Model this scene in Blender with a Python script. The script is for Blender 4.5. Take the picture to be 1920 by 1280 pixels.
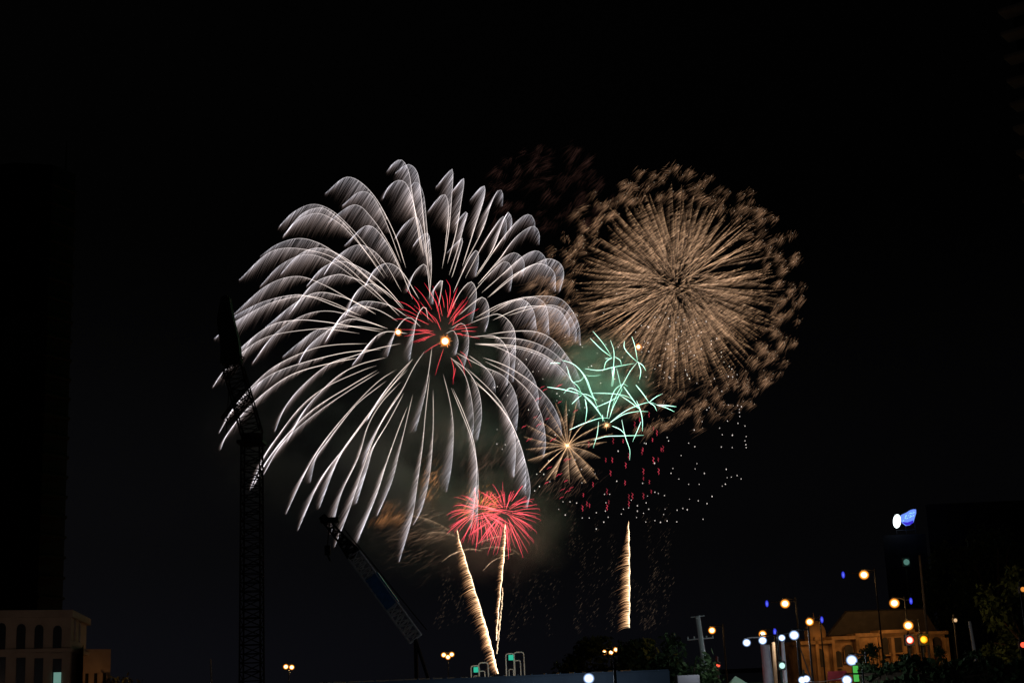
import bpy, bmesh, math, random
import numpy as np
from mathutils import Vector, Matrix

for o in list(bpy.data.objects):
    bpy.data.objects.remove(o)
SC = bpy.context.scene
COL = SC.collection
rnd = random.Random(7)
rng = np.random.default_rng(11)

# ------------------------------------------------------------------ camera
CAMZ = 5.0
cam_d = bpy.data.cameras.new("camera")
cam_d.sensor_width = 36.0
cam_d.lens = 50.0
cam_d.clip_start = 0.5
cam_d.clip_end = 6000
cam = bpy.data.objects.new("camera", cam_d)
COL.objects.link(cam)
PITCH, ROLL = math.radians(13.2), math.radians(2.4)
cam.location = (0, 0, CAMZ)
cam.matrix_world = (Matrix.Translation((0, 0, CAMZ)) @ Matrix.Rotation(math.radians(90) + PITCH, 4, 'X')
                    @ Matrix.Rotation(-ROLL, 4, 'Z'))
SC.camera = cam

# ------------------------------------------------------------------ night sky
world = bpy.data.worlds.new("World")
SC.world = world
world.use_nodes = True
wn = world.node_tree
wn.nodes.clear()
wo = wn.nodes.new("ShaderNodeOutputWorld")
bg = wn.nodes.new("ShaderNodeBackground")
tcw = wn.nodes.new("ShaderNodeTexCoord")
sep = wn.nodes.new("ShaderNodeSeparateXYZ")
wn.links.new(tcw.outputs["Generated"], sep.inputs[0])
rw = wn.nodes.new("ShaderNodeValToRGB")             # night sky: city glow low down, black overhead
rw.color_ramp.interpolation = 'EASE'
e_ = rw.color_ramp.elements
e_[0].position = 0.0; e_[0].color = (.0036, .0037, .0052, 1)
e_[1].position = 0.32; e_[1].color = (.0007, .0007, .0007, 1)
m_ = e_.new(0.10); m_.color = (.0026, .0026, .0031, 1)
wn.links.new(sep.outputs[2], rw.inputs[0])
lr = wn.nodes.new("ShaderNodeMapRange")             # brighter over the town on the left
lr.inputs[1].default_value = -.35; lr.inputs[2].default_value = .3; lr.inputs[3].default_value = 1.0; lr.inputs[4].default_value = .45
wn.links.new(sep.outputs[0], lr.inputs[0])
wn.links.new(rw.outputs[0], bg.inputs[0])
wn.links.new(lr.outputs[0], bg.inputs[1])
wn.links.new(bg.outputs[0], wo.inputs[0])

SC.view_settings.view_transform = 'Standard'
SC.view_settings.look = 'None'
SC.view_settings.exposure = 0.0
SC.view_settings.gamma = 1.0
SC.render.engine = 'CYCLES'
SC.cycles.max_bounces = 4
SC.cycles.volume_bounces = 0
SC.cycles.volume_step_rate = 3.0
SC.cycles.volume_max_steps = 128
SC.cycles.transparent_max_bounces = 160
SC.cycles.use_denoising = True

# ------------------------------------------------------------------ helpers
FPX = 50.0 / 36.0 * 1920
MW = cam.matrix_world.copy()
ROT = np.array(MW.to_3x3())

def P(px, py, Y):
    """point at distance Y (world depth) seen in direction of photo pixel; arrays allowed"""
    px, py, Y = np.broadcast_arrays(np.asarray(px, float), np.asarray(py, float), np.asarray(Y, float))
    d = np.stack([(px - 960) / FPX, (640 - py) / FPX, -np.ones_like(px)], -1) @ ROT.T
    return d * (Y / d[..., 1])[..., None] + np.array([0, 0, CAMZ])

def V(px, py, Y):
    return Vector(P(px, py, Y).tolist())

def mat(name, color, rough=0.8, metal=0.0, noise=0.0, scale=3.0, bump=0.0):
    m = bpy.data.materials.new(name)
    m.use_nodes = True
    nt = m.node_tree
    b = nt.nodes["Principled BSDF"]
    b.inputs["Roughness"].default_value = rough
    b.inputs["Metallic"].default_value = metal
    c = (*color, 1)
    if noise > 0:
        tc = nt.nodes.new("ShaderNodeTexCoord")
        n = nt.nodes.new("ShaderNodeTexNoise")
        n.inputs["Scale"].default_value = scale
        n.inputs["Detail"].default_value = 6
        r = nt.nodes.new("ShaderNodeValToRGB")
        r.color_ramp.elements[0].position = 0.3
        r.color_ramp.elements[1].position = 0.7
        r.color_ramp.elements[0].color = (*[x * (1 - noise) for x in color], 1)
        r.color_ramp.elements[1].color = (*[min(1, x * (1 + noise)) for x in color], 1)
        nt.links.new(tc.outputs["Object"], n.inputs["Vector"])
        nt.links.new(n.outputs["Fac"], r.inputs[0])
        nt.links.new(r.outputs[0], b.inputs["Base Color"])
        if bump > 0:
            bp = nt.nodes.new("ShaderNodeBump")
            bp.inputs["Strength"].default_value = bump
            nt.links.new(n.outputs["Fac"], bp.inputs["Height"])
            nt.links.new(bp.outputs[0], b.inputs["Normal"])
    else:
        b.inputs["Base Color"].default_value = c
    return m

def emit(name, color, strength, halo_col=None, halo_strength=1.0):
    m = bpy.data.materials.new(name)
    m.use_nodes = True
    nt = m.node_tree
    nt.nodes.clear()
    o = nt.nodes.new("ShaderNodeOutputMaterial")
    e = nt.nodes.new("ShaderNodeEmission")
    e.inputs[0].default_value = (*color, 1)
    e.inputs[1].default_value = strength
    if halo_col:                       # lamp halo painted in: white-hot middle, coloured glow fading towards the edge
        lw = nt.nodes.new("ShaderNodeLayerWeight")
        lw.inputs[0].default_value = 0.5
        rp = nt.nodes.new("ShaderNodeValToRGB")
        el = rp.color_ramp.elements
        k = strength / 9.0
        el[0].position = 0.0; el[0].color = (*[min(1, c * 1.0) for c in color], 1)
        el[1].position = 1.0; el[1].color = (*[c * .004 for c in halo_col], 1)
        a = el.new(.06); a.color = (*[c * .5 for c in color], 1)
        a = el.new(.24); a.color = (*[c * .22 * halo_strength for c in halo_col], 1)
        a = el.new(.55); a.color = (*[c * .045 * halo_strength for c in halo_col], 1)
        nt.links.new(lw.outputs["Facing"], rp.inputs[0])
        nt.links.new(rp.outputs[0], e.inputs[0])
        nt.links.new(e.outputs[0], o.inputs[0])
    else:
        nt.links.new(e.outputs[0], o.inputs[0])
    m['tint'] = list(color)
    m.cycles.emission_sampling = 'NONE'
    return m

def spark_material():
    m = bpy.data.materials.new("burning_sparks")
    m.use_nodes = True
    nt = m.node_tree
    nt.nodes.clear()
    o = nt.nodes.new("ShaderNodeOutputMaterial")
    e = nt.nodes.new("ShaderNodeEmission")
    a = nt.nodes.new("ShaderNodeAttribute")
    a.attribute_name = "glow"
    nt.links.new(a.outputs["Color"], e.inputs[0])
    e.inputs[1].default_value = 0.5          # hot sparks glow and hide nothing behind them: both sides add up
    tr = nt.nodes.new("ShaderNodeBsdfTransparent")
    ad = nt.nodes.new("ShaderNodeAddShader")
    nt.links.new(e.outputs[0], ad.inputs[0])
    nt.links.new(tr.outputs[0], ad.inputs[1])
    nt.links.new(ad.outputs[0], o.inputs[0])
    m.cycles.emission_sampling = 'NONE'
    return m
SPARK = spark_material()

def tag(o, label=None, cat=None, group=None, kind=None):
    if label: o["label"] = label
    if cat: o["category"] = cat
    if group: o["group"] = group
    if kind: o["kind"] = kind
    return o

def thing(name, loc, label, cat, group=None, rz=0.0):
    o = bpy.data.objects.new(name, None)
    o.empty_display_size = 1.0
    COL.objects.link(o)
    o.location = loc
    o.rotation_euler = (0, 0, rz)
    return tag(o, label, cat, group)

class MB:
    """collects boxes, tubes, spheres; builds one mesh object"""
    def __init__(s): s.bm = bmesh.new()
    def box(s, c, size, rz=0.0, bev=0.0):
        m = Matrix.Translation(c) @ Matrix.Rotation(rz, 4, 'Z') @ Matrix.Diagonal((*size, 1))
        r = bmesh.ops.create_cube(s.bm, size=1.0, matrix=m)
        if bev:
            es = list({e for v in r['verts'] for e in v.link_edges})
            bmesh.ops.bevel(s.bm, geom=es, offset=bev, segments=2, affect='EDGES', profile=0.6)
        return s
    def tube(s, a, b, r1, r2=None, n=8):
        a, b = Vector(a), Vector(b)
        r2 = r1 if r2 is None else r2
        d = b - a
        if d.length < 1e-6: return s
        q = d.to_track_quat('Z', 'Y').to_matrix().to_4x4()
        bmesh.ops.create_cone(s.bm, cap_ends=True, segments=n, radius1=r1, radius2=max(r2, 1e-4), depth=d.length,
                              matrix=Matrix.Translation((a + b) / 2) @ q)
        return s
    def path(s, pts, r, n=6):
        for a, b in zip(pts[:-1], pts[1:]): s.tube(a, b, r, r, n)
        return s
    def ball(s, c, r, sub=2, sc=(1, 1, 1)):
        bmesh.ops.create_icosphere(s.bm, subdivisions=sub, radius=r, matrix=Matrix.Translation(c) @ Matrix.Diagonal((*sc, 1)))
        return s
    def prism(s, pts, h, M=None):
        """closed outline (x,y) extruded by h along z, then transformed by M"""
        vs0 = [s.bm.verts.new((x, y, 0)) for x, y in pts]
        vs1 = [s.bm.verts.new((x, y, h)) for x, y in pts]
        s.bm.faces.new(vs0[::-1]); s.bm.faces.new(vs1)
        n = len(pts)
        for i in range(n):
            s.bm.faces.new((vs0[i], vs0[(i + 1) % n], vs1[(i + 1) % n], vs1[i]))
        if M is not None: bmesh.ops.transform(s.bm, matrix=M, verts=vs0 + vs1)
        return s
    def build(s, name, m, parent=None, smooth=False):
        me = bpy.data.meshes.new(name)
        bmesh.ops.recalc_face_normals(s.bm, faces=s.bm.faces)
        s.bm.to_mesh(me); s.bm.free()
        me.materials.append(m)
        if smooth:
            for p in me.polygons: p.use_smooth = True
        o = bpy.data.objects.new(name, me)
        COL.objects.link(o)
        if parent is not None: o.parent = parent
        return o

def catmull(pts, n):
    """n points evenly along a smooth curve through pts (k,d)"""
    p = np.asarray(pts, float)
    if len(p) == 2:
        t = np.linspace(0, 1, n)[:, None]
        return p[0] * (1 - t) + p[1] * t
    q = np.vstack([2 * p[0] - p[1], p, 2 * p[-1] - p[-2]])
    out = []
    for i in range(1, len(q) - 2):
        t = np.linspace(0, 1, 16, endpoint=False)[:, None]
        a, b, c, d = q[i - 1], q[i], q[i + 1], q[i + 2]
        out.append(0.5 * (2 * b + (c - a) * t + (2 * a - 5 * b + 4 * c - d) * t ** 2 + (3 * b - a - 3 * c + d) * t ** 3))
    out = np.vstack(out + [p[-1:]])
    s = np.concatenate([[0], np.cumsum(np.linalg.norm(np.diff(out, axis=0), axis=1))])
    u = np.linspace(0, s[-1], n)
    return np.stack([np.interp(u, s, out[:, k]) for k in range(out.shape[1])], -1)

class Sparks:
    """glowing filaments: three-sided tapering strands with a colour at every point"""
    def __init__(s): s.v, s.f, s.c, s.n = [], [], [], 0
    def strands(s, pts, rad, col):
        # pts (N,n,3) world, rad (N,n), col (N,n,3)
        pts = np.asarray(pts, float)
        N, n, _ = pts.shape
        t = np.gradient(pts, axis=1)
        t /= np.linalg.norm(t, axis=-1, keepdims=True) + 1e-9
        ref = np.array([0.13, 0.97, -0.21])
        a = np.cross(t, ref); a /= np.linalg.norm(a, axis=-1, keepdims=True) + 1e-9
        b = np.cross(t, a)
        ring = []
        for k in range(3):
            th = k * 2 * math.pi / 3
            ring.append(pts + (a * math.cos(th) + b * math.sin(th)) * rad[..., None])
        v = np.stack(ring, 2).reshape(-1, 3)         # N,n,3,3
        c = np.repeat(col[:, :, None, :], 3, axis=2).reshape(-1, 3)
        base = (np.arange(N) * n * 3)[:, None, None] + (np.arange(n - 1) * 3)[None, :, None]
        fs = []
        for k in range(3):
            k2 = (k + 1) % 3
            fs.append(np.stack([base[..., 0] + k, base[..., 0] + k2, base[..., 0] + 3 + k2, base[..., 0] + 3 + k], -1))
        f = np.stack(fs, 2).reshape(-1, 4) + s.n
        s.v.append(v); s.c.append(c); s.f.append(f); s.n += len(v)
        return s
    def path2(s, pts, w, col, n=24):
        """one strand: pts (k,3) world, widths w and colours col as short lists to interpolate"""
        p = catmull(pts, n)
        u = np.linspace(0, 1, n)
        w = np.atleast_1d(np.asarray(w, float)); col = np.atleast_2d(np.asarray(col, float))
        rr = np.interp(u, np.linspace(0, 1, len(w)), w) if len(w) > 1 else np.full(n, w[0])
        cc = np.stack([np.interp(u, np.linspace(0, 1, len(col)), col[:, k]) if len(col) > 1 else np.full(n, col[0, k]) for k in range(3)], -1)
        return s.strands(p[None], rr[None], cc[None])
    def build(s, name, parent, kind=None):
        v = np.vstack(s.v); f = np.vstack(s.f); c = np.vstack(s.c)
        if parent is not None: v = v - np.array(parent.location)
        me = bpy.data.meshes.new(name)
        me.vertices.add(len(v)); me.vertices.foreach_set("co", v.astype(np.float32).ravel())
        me.loops.add(f.size); me.loops.foreach_set("vertex_index", f.astype(np.int32).ravel())
        me.polygons.add(len(f)); me.polygons.foreach_set("loop_start", np.arange(0, f.size, 4, dtype=np.int32))
        at = me.attributes.new("glow", 'FLOAT_COLOR', 'POINT')
        at.data.foreach_set("color", np.hstack([c, np.ones((len(c), 1))]).astype(np.float32).ravel())
        me.update(calc_edges=True); me.materials.append(SPARK)
        o = bpy.data.objects.new(name, me); COL.objects.link(o)
        if parent is not None: o.parent = parent
        if kind: o["kind"] = kind
        return o

D0 = 420.0
PX = D0 / FPX           # metres per photo pixel at the fireworks

def point_light(name, loc, color, power, parent=None, radius=0.5):
    l = bpy.data.lights.new(name, 'POINT')
    l.color = color; l.energy = power; l.shadow_soft_size = radius
    o = bpy.data.objects.new(name, l); COL.objects.link(o)
    if parent is not None:
        o.parent = parent; o.location = Vector(loc) - parent.location
    else: o.location = loc
    return o

# ================================================================== THE SETTING
M_ground = mat("dark_asphalt", (0.045, 0.045, 0.048), 0.85, noise=0.3, scale=0.6)
g = MB(); g.box((0, 1500, -0.5), (6000, 3200, 1.0)); tag(g.build("ground", M_ground), kind="structure")
M_water = mat("harbour_water", (0.01, 0.015, 0.02), 0.15, noise=0.2, scale=0.4, bump=0.3)
g = MB(); g.box((-40, 760, 0.02), (1300, 620, 0.05)); tag(g.build("water", M_water), kind="structure")

M_cream = mat("cream_render", (0.42, 0.34, 0.27), 0.9, noise=0.12, scale=0.8)
M_black = mat("black_steel", (0.008, 0.008, 0.009), 0.7, noise=0.3)
M_glassd = mat("dark_glass", (0.02, 0.022, 0.025), 0.2)
M_conc = mat("grey_concrete", (0.22, 0.21, 0.2), 0.9, noise=0.2, scale=0.5)
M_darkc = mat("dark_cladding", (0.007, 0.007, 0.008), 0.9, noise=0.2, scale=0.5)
M_frame = mat("window_frame_paint", (0.3, 0.26, 0.22), 0.7, noise=0.1)
M_ochre = mat("ochre_plaster", (0.30, 0.17, 0.08), 0.9, noise=0.6, scale=0.9, bump=0.2)
M_roofd = mat("dark_tiles", (0.035, 0.028, 0.025), 0.9, noise=0.3, scale=2)
M_white = mat("white_paint", (0.72, 0.74, 0.78), 0.6, noise=0.08, scale=2)
M_grey = mat("grey_paint", (0.5, 0.52, 0.58), 0.6, noise=0.1, scale=2)
M_blueroof = mat("blue_sheet_metal", (0.10, 0.17, 0.27), 0.5, 0.3, noise=0.15, scale=0.7)
M_leaf = mat("dark_leaves", (0.045, 0.085, 0.03), 0.8, noise=0.4, scale=0.7)
M_leaf2 = mat("olive_leaves", (0.07, 0.09, 0.035), 0.8, noise=0.4, scale=0.7)
M_bark = mat("bark", (0.09, 0.065, 0.045), 0.9, noise=0.4, scale=2)

E_sodium = emit("sodium_lamp_glow", (1.0, 0.80, 0.42), 9.0, (1.0, 0.30, 0.03), 1.0)
E_white = emit("white_lamp_glow", (0.92, 0.97, 1.0), 9.0, (0.45, 0.62, 1.0), 0.9)
E_blue = emit("blue_lamp_glow", (0.12, 0.16, 1.0), 1.3, (0.04, 0.05, 1.0), 3.0)
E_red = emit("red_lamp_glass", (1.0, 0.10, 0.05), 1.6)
E_redhot = emit("bright_red_lamp_glow", (1.0, 0.55, 0.42), 5.0, (1.0, 0.03, 0.0), 1.6)
E_yellow = emit("amber_lamp_glow", (1.0, 0.62, 0.03), 3.0, (1.0, 0.25, 0.0), 2.0)
E_teal = emit("teal_lit_panel", (0.03, 0.48, 0.30), 1.0)
E_green = emit("green_lit_panel", (0.10, 0.62, 0.10), 0.7)
E_signw = emit("sign_white", (0.85, 0.98, 1.0), 3.0)
E_signb = emit("sign_blue", (0.14, 0.26, 0.95), 1.25)
E_signg = emit("sign_green", (0.35, 0.85, 0.65), 1.15)
E_signd = emit("sign_violet", (0.05, 0.03, 0.7), 0.9)
E_cool = emit("cool_lit_window", (0.25, 0.5, 0.42), 0.5)

def window(parent, M, w, h, arched=False, pane_mat=None, wm=None):
    """M places a local frame: x along wall, y out of the wall towards viewer, z up; origin at the sill's middle"""
    out = [(-w / 2, 0), (w / 2, 0), (w / 2, h)]
    if arched:
        out = [(-w / 2, 0), (w / 2, 0)] + [(w / 2 * math.cos(a), h - w / 2 + w / 2 * math.sin(a)) for a in np.linspace(0, math.pi, 9)]
    else:
        out.append((-w / 2, h))
    R = M @ Matrix.Rotation(math.radians(90), 4, 'X')
    p = MB(); p.prism(out, 0.06, R @ Matrix.Translation((0, 0, -0.02))); win = p.build("window", pane_mat or M_glassd, parent)
    t = MB()
    t.prism([(-w / 2 - .12, -.12), (w / 2 + .12, -.12), (w / 2 + .12, 0), (-w / 2 - .12, 0)], 0.16, R)
    s = t.build("sill", wm or M_frame, win)
    t = MB()
    for x in (-w / 2, 0, w / 2):
        t.prism([(x - .035, 0), (x + .035, 0), (x + .035, h - (w / 2 if arched and x else 0)), (x - .035, h - (w / 2 if arched and x else 0))], 0.09, R)
    t.prism([(-w / 2, h * .5), (w / 2, h * .5), (w / 2, h * .5 + .06), (-w / 2, h * .5 + .06)], 0.085, R)
    t.build("frame", wm or M_frame, win)
    return win

def wall_frame(a, b, z):
    """matrix whose x runs a->b, y points to the viewer side"""
    d = Vector((b[0] - a[0], b[1] - a[1], 0)).normalized()
    n = Vector((d.y, -d.x, 0))
    return Matrix(((d.x, n.x, 0, a[0]), (d.y, n.y, 0, a[1]), (0, 0, 1, z), (0, 0, 0, 1)))

def block(a, b, depth, z0, z1):
    """outline of a building whose front wall runs a->b"""
    d = Vector((b[0] - a[0], b[1] - a[1], 0)).normalized(); n = Vector((-d.y, d.x, 0)) * depth
    return [(a[0], a[1]), (b[0], b[1]), (b[0] + n.x, b[1] + n.y), (a[0] + n.x, a[1] + n.y)]

def solid(pts, z0, z1):
    m = MB(); m.prism(pts, z1 - z0, Matrix.Translation((0, 0, z0))); return m

def local(parent, mb):
    bmesh.ops.translate(mb.bm, vec=-parent.location, verts=mb.bm.verts)
    return mb

# ---- cream building, lower left
def cream_building():
    d = 105.0
    corner = V(134, 1143, d); zt = corner.z
    a = V(-120, 1153, d - 6); a.z = 0
    b = Vector((corner.x, corner.y, 0))
    side = V(163, 1149, d + 14)
    t = thing("cream_building", (b.x, b.y, 0), "cream rendered building with tall dark windows, one of them showing pale green light", "building")
    def L(mb): return local(t, mb)
    L(solid([(a.x, a.y), (b.x, b.y), (side.x, side.y), (a.x - 2, side.y + 6)], 0, zt - .5)).build("wall", M_cream, t)
    p = [(a.x - .3, a.y - .35), (b.x + .2, b.y - .35), (side.x + .35, side.y), (a.x - 2, side.y + 6.3)]
    L(solid(p, zt - .5, zt)).build("cornice", M_cream, t)
    L(solid(p, 8.0, 8.25)).build("string_course", M_cream, t)
    lw = V(208, 1216, d + 16)
    L(solid([(b.x + .6, b.y + 1.2), (side.x, side.y - 1), (lw.x, lw.y), (lw.x - 6, lw.y + 8), (side.x - 3, side.y + 8)], 0, lw.z)).build("wing", M_cream, t)
    ln = (b - a).length
    F = Matrix.Translation(-t.location) @ wall_frame(a, b, 0)
    for px in (-30, 17, 60, 105):
        for py0, py1, ar in ((1221, 1172, True), (1281, 1234, False), (1342, 1296, False)):
            dd = d - 0.5
            c0, c1 = V(px, py0, dd), V(px, py1, dd)
            u = (Vector((c0.x, c0.y, 0)) - Vector((a.x, a.y, 0))).dot((b - a).normalized())
            lit = (px == 105 and py0 == 1281)
            w = window(t, F @ Matrix.Translation((u, 0, c0.z)), 0.62, c1.z - c0.z, ar)
            if lit:
                m = MB(); m.box((0, 0, 0), (0.54, .04, .75))
                o = m.build("lit_blind", E_cool, w)
                o.location = (F @ Matrix.Translation((u, 0.1, c0.z + .42))).translation
                o.rotation_euler = F.to_euler()
    G = Matrix.Translation(-t.location) @ wall_frame(b, side, 0)
    for u in (3.2, 7.6):
        window(t, G @ Matrix.Translation((u, 0, 8.9)), 1.6, 2.0)
    G = Matrix.Translation(-t.location) @ wall_frame((side.x, side.y - 1), (lw.x, lw.y), 0)
    LL = math.hypot(lw.x - side.x, lw.y - side.y + 1)
    for k in range(3):
        window(t, G @ Matrix.Translation((LL * (k + .6) / 3.3, 0, 4.6)), .34, 2.0)
cream_building()

# ---- dark high-rise far left
def left_tower():
    d = 230.0
    r = V(135, 312, d); l = V(-60, 270, d)
    t = thing("high_rise", (r.x, r.y, 0), "unlit dark high rise tower rising behind the cream building", "tower")
    bx = r.x * (r.y + 26) / r.y - 2.5
    pts = [(l.x, l.y), (r.x - 9, r.y - 3), (r.x - 3, r.y - 1), (r.x - .6, r.y + 4), (bx, r.y + 26), (l.x - 4, r.y + 26)]
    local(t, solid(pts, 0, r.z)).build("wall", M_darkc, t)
    z = 3.5; m = MB()
    while z < r.z - 1:
        q = [(l.x, l.y - .5), (r.x - 8.8, r.y - 3.5), (r.x - 2.6, r.y - 1.5), (r.x - .2, r.y + 3.8), (bx + .3, r.y + 26.3), (l.x - 4, r.y + 26.3)]
        m.prism(q, .35, Matrix.Translation((0, 0, z))); z += 3.3
    local(t, m).build("floor_slabs", M_darkc, t)
    m = MB(); m.tube((r.x - 3, r.y + 6, r.z), (r.x - 3, r.y + 6, r.z + 7), .25, .1); local(t, m).build("mast", M_black, t)
left_tower()

# ---- balconied tower upper right
def right_tower():
    d = 150.0
    top = V(1868, -60, d); 
    x0 = V(1909, 60, d).x; 
    t = thing("balconied_tower", (x0, d, 0), "tall tower with stacked pale balcony slabs at the upper right corner", "tower")
    H = V(1890, -200, d).z
    k_ = x0 * (d + 30) / d - x0
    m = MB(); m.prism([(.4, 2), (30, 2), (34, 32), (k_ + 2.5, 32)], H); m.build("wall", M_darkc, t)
    z = V(1880, 20, d).z % 2.85
    zz = z
    while zz < H:
        m = MB(); m.box((.2, 0, zz), (3.6, 2.6, .45), rz=math.radians(-38), bev=.1); m.build("balcony", M_conc, t)
        zz += 2.85
    for k in range(6):
        m = MB(); m.box((3 + k * 4.5, 1.8, H / 2), (.5, .5, H)); m.build("rib", M_conc, t)
right_tower()

# ---- dark building with the lit sign, right
def sign_building():
    d = 210.0
    a = V(1655, 1003, d); b = V(1735, 1000, d)
    t = thing("office_block", (a.x, a.y, 0), "dark office block behind the trees, carrying the blue lit sign", "building")
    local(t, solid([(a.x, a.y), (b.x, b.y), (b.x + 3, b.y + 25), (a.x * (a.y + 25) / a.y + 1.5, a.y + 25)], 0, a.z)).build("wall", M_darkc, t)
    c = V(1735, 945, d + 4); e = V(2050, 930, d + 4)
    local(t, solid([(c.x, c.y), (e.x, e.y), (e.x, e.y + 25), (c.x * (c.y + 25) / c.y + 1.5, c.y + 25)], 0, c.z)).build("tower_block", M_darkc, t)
    F = Matrix.Translation(-t.location) @ wall_frame(a, b, 0)
    for i in range(3):
        for j in range(5):
            window(t, F @ Matrix.Translation((1.2 + i * 2.0, 0, a.z - 3 - j * 3.1)), 1.1, 1.5)
    # the sign stands on a steel frame above the roof
    s = V(1697, 972, d - 1.5)
    k = thing("lit_sign", (s.x, s.y, a.z), "glowing sign with white oval emblem and blue wing shaped panel on dark roof", "sign")
    u = d / FPX
    def pts(l): return [((x - 1697) * u, (972 - y) * u) for x, y in l]
    R = Matrix.Translation((0, 0, s.z - a.z)) @ Matrix.Rotation(math.radians(90), 4, 'X') 
    oval = [(1681 + 6.6 * math.cos(q) + 1.3 * math.sin(q) * -1, 976 + 12.5 * math.sin(q)) for q in np.linspace(0, 2 * math.pi, 24, endpoint=False)]
    m = MB(); m.prism(pts(oval), .35, R); m.build("oval_emblem", E_signw, k)
    wing = [(1687, 967), (1692, 964), (1700, 961), (1707, 957), (1713, 955.5), (1718, 956), (1717.5, 963), (1714, 971), (1711, 979), (1704, 984), (1697, 985), (1691, 980), (1688, 975)]
    m = MB(); m.prism(pts(wing[::-1]), .3, R); m.build("wing_panel", E_signb, k)
    low = [(1690, 978), (1700, 979), (1711, 975.5), (1710, 980.5), (1703.5, 983.8), (1697, 984.5), (1691.5, 980)]
    m = MB(); m.prism(pts(low[::-1]), .02, R @ Matrix.Translation((0, 0, .3))); m.build("violet_edge", E_signd, k)
    m = MB()
    rr = random.Random(3)
    for q in range(26):
        x = rr.uniform(1690, 1714); y = 976 - (x - 1688) * .5 + rr.uniform(-5.5, 2.5)
        w, h = rr.uniform(1.2, 2.6), rr.uniform(.7, 1.5)
        m.prism(pts([(x, y + h), (x + w, y + h - .8), (x + w + .3, y - .8), (x + .3, y)]), .03, R @ Matrix.Translation((0, 0, .3)))
    m.build("lettering", E_signg, k)
    m = MB()
    for x in (-2, 0, 2): m.tube((x * .7, .1, 0), (x * .7, .1, s.z - a.z), .06)
    m.tube((-1.4, .1, .5), (1.4, .1, .5), .05); m.build("support_frame", M_black, k)
    point_light("sign_light", (s.x, s.y - 1.5, s.z), (.25, .45, 1), 60, k, .6)
sign_building()

# ---- old ochre building lit by street lamps, right
def ochre_building():
    d = 128.0
    a = V(1500, 1240, d); b = V(1792, 1228, d + 3)
    t = thing("ochre_building", (a.x, a.y, 0), "old ochre plastered building with arched niches lit orange by street lamps", "building")
    dirv = Vector((b.x - a.x, b.y - a.y, 0)); ln = dirv.length
    F = Matrix.Translation(-t.location) @ wall_frame(a, b, 0)
    def ux(px): return (P(px, 1200, d)[0] - a.x) / (b.x - a.x) * ln
    def zz(px, py): return float(P(px, py, d)[2])
    def seg(x0, x1, zt, dep, name="wall", m=M_ochre, z0=0.0, y=0.0, h=None):
        k = MB(); k.box(((ux(x0) + ux(x1)) / 2, -dep / 2 + y, (zt + z0) / 2), (ux(x1) - ux(x0), dep, zt - z0)); bmesh.ops.transform(k.bm, matrix=F, verts=k.bm.verts)
        return k.build(name, m, t)
    seg(1500, 1560, zz(1530, 1205), 9)
    seg(1560.5, 1608, zz(1584, 1196), 8.5, y=-.3)
    seg(1608.5, 1655, zz(1630, 1190), 9, y=.1)
    seg(1655.5, 1725, zz(1690, 1183), 8.5, y=-.5)
    seg(1725.5, 1792, zz(1760, 1186), 8, y=-.2)
    for x0, x1, y in ((1498, 1561, 1203), (1559, 1609.5, 1194), (1607, 1656.5, 1188), (1654, 1727, 1181), (1725, 1794, 1184)):
        seg(x0, x1, zz((x0 + x1) / 2, y) + .12, 9.4, "cornice", M_ochre, zz((x0 + x1) / 2, y) - .18, y=.35)
    # domed turret
    ct = Matrix.Translation((ux(1552), -2.4, 0))
    k = MB(); k.tube((ux(1552), -2.4, 0), (ux(1552), -2.4, zz(1552, 1186)), .95, .95, 20); k.ball((ux(1552), -2.4, zz(1552, 1186)), .98, 3, (1, 1, 1.25))
    k.tube((ux(1552), -2.4, zz(1552, 1186) + 1.1), (ux(1552), -2.4, zz(1552, 1186) + 1.9), .07, .02)
    bmesh.ops.transform(k.bm, matrix=F, verts=k.bm.verts); k.build("domed_turret", M_ochre, t, True)
    # pitched roof behind
    k = MB()
    k.prism([(0, 0), (ux(1792) - ux(1570), 0), (ux(1792) - ux(1570) - 1.6, 2.2), (1.5, 2.2)], .3, F @ Matrix.Translation((ux(1570), -1.5, zz(1690, 1184))) @ Matrix.Rotation(math.radians(62), 4, 'X'))
    k.build("roof", M_roofd, t)
    for px, w, h, ar, py in ((1536, .85, 1.6, True, 1250), (1573, .6, 1.4, True, 1250), (1594, .8, 1.5, True, 1240), (1624, .9, 1.2, True, 1222), (1640, .5, 1.5, False, 1236),
                         (1668, .55, 1.5, True, 1226), (1690, 1.2, 1.3, False, 1222), (1716, .5, 1.5, True, 1224), (1742, .6, 1.5, False, 1222), (1772, .7, 1.4, True, 1222)):
        window(t, F @ Matrix.Translation((ux(px), .02, zz(px, py))), w, h, ar, M_roofd, M_ochre)
    for px in (1530, 1562, 1610, 1655, 1680, 1704, 1727, 1757, 1790):
        k = MB(); k.box((ux(px), .12 if px != 1530 else .1, zz(px, 1215) / 2 + .5), (.28, .5, zz(px, 1215) + 1.0)); bmesh.ops.transform(k.bm, matrix=F, verts=k.bm.verts); k.build("pilaster", M_ochre, t)
ochre_building()

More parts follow.
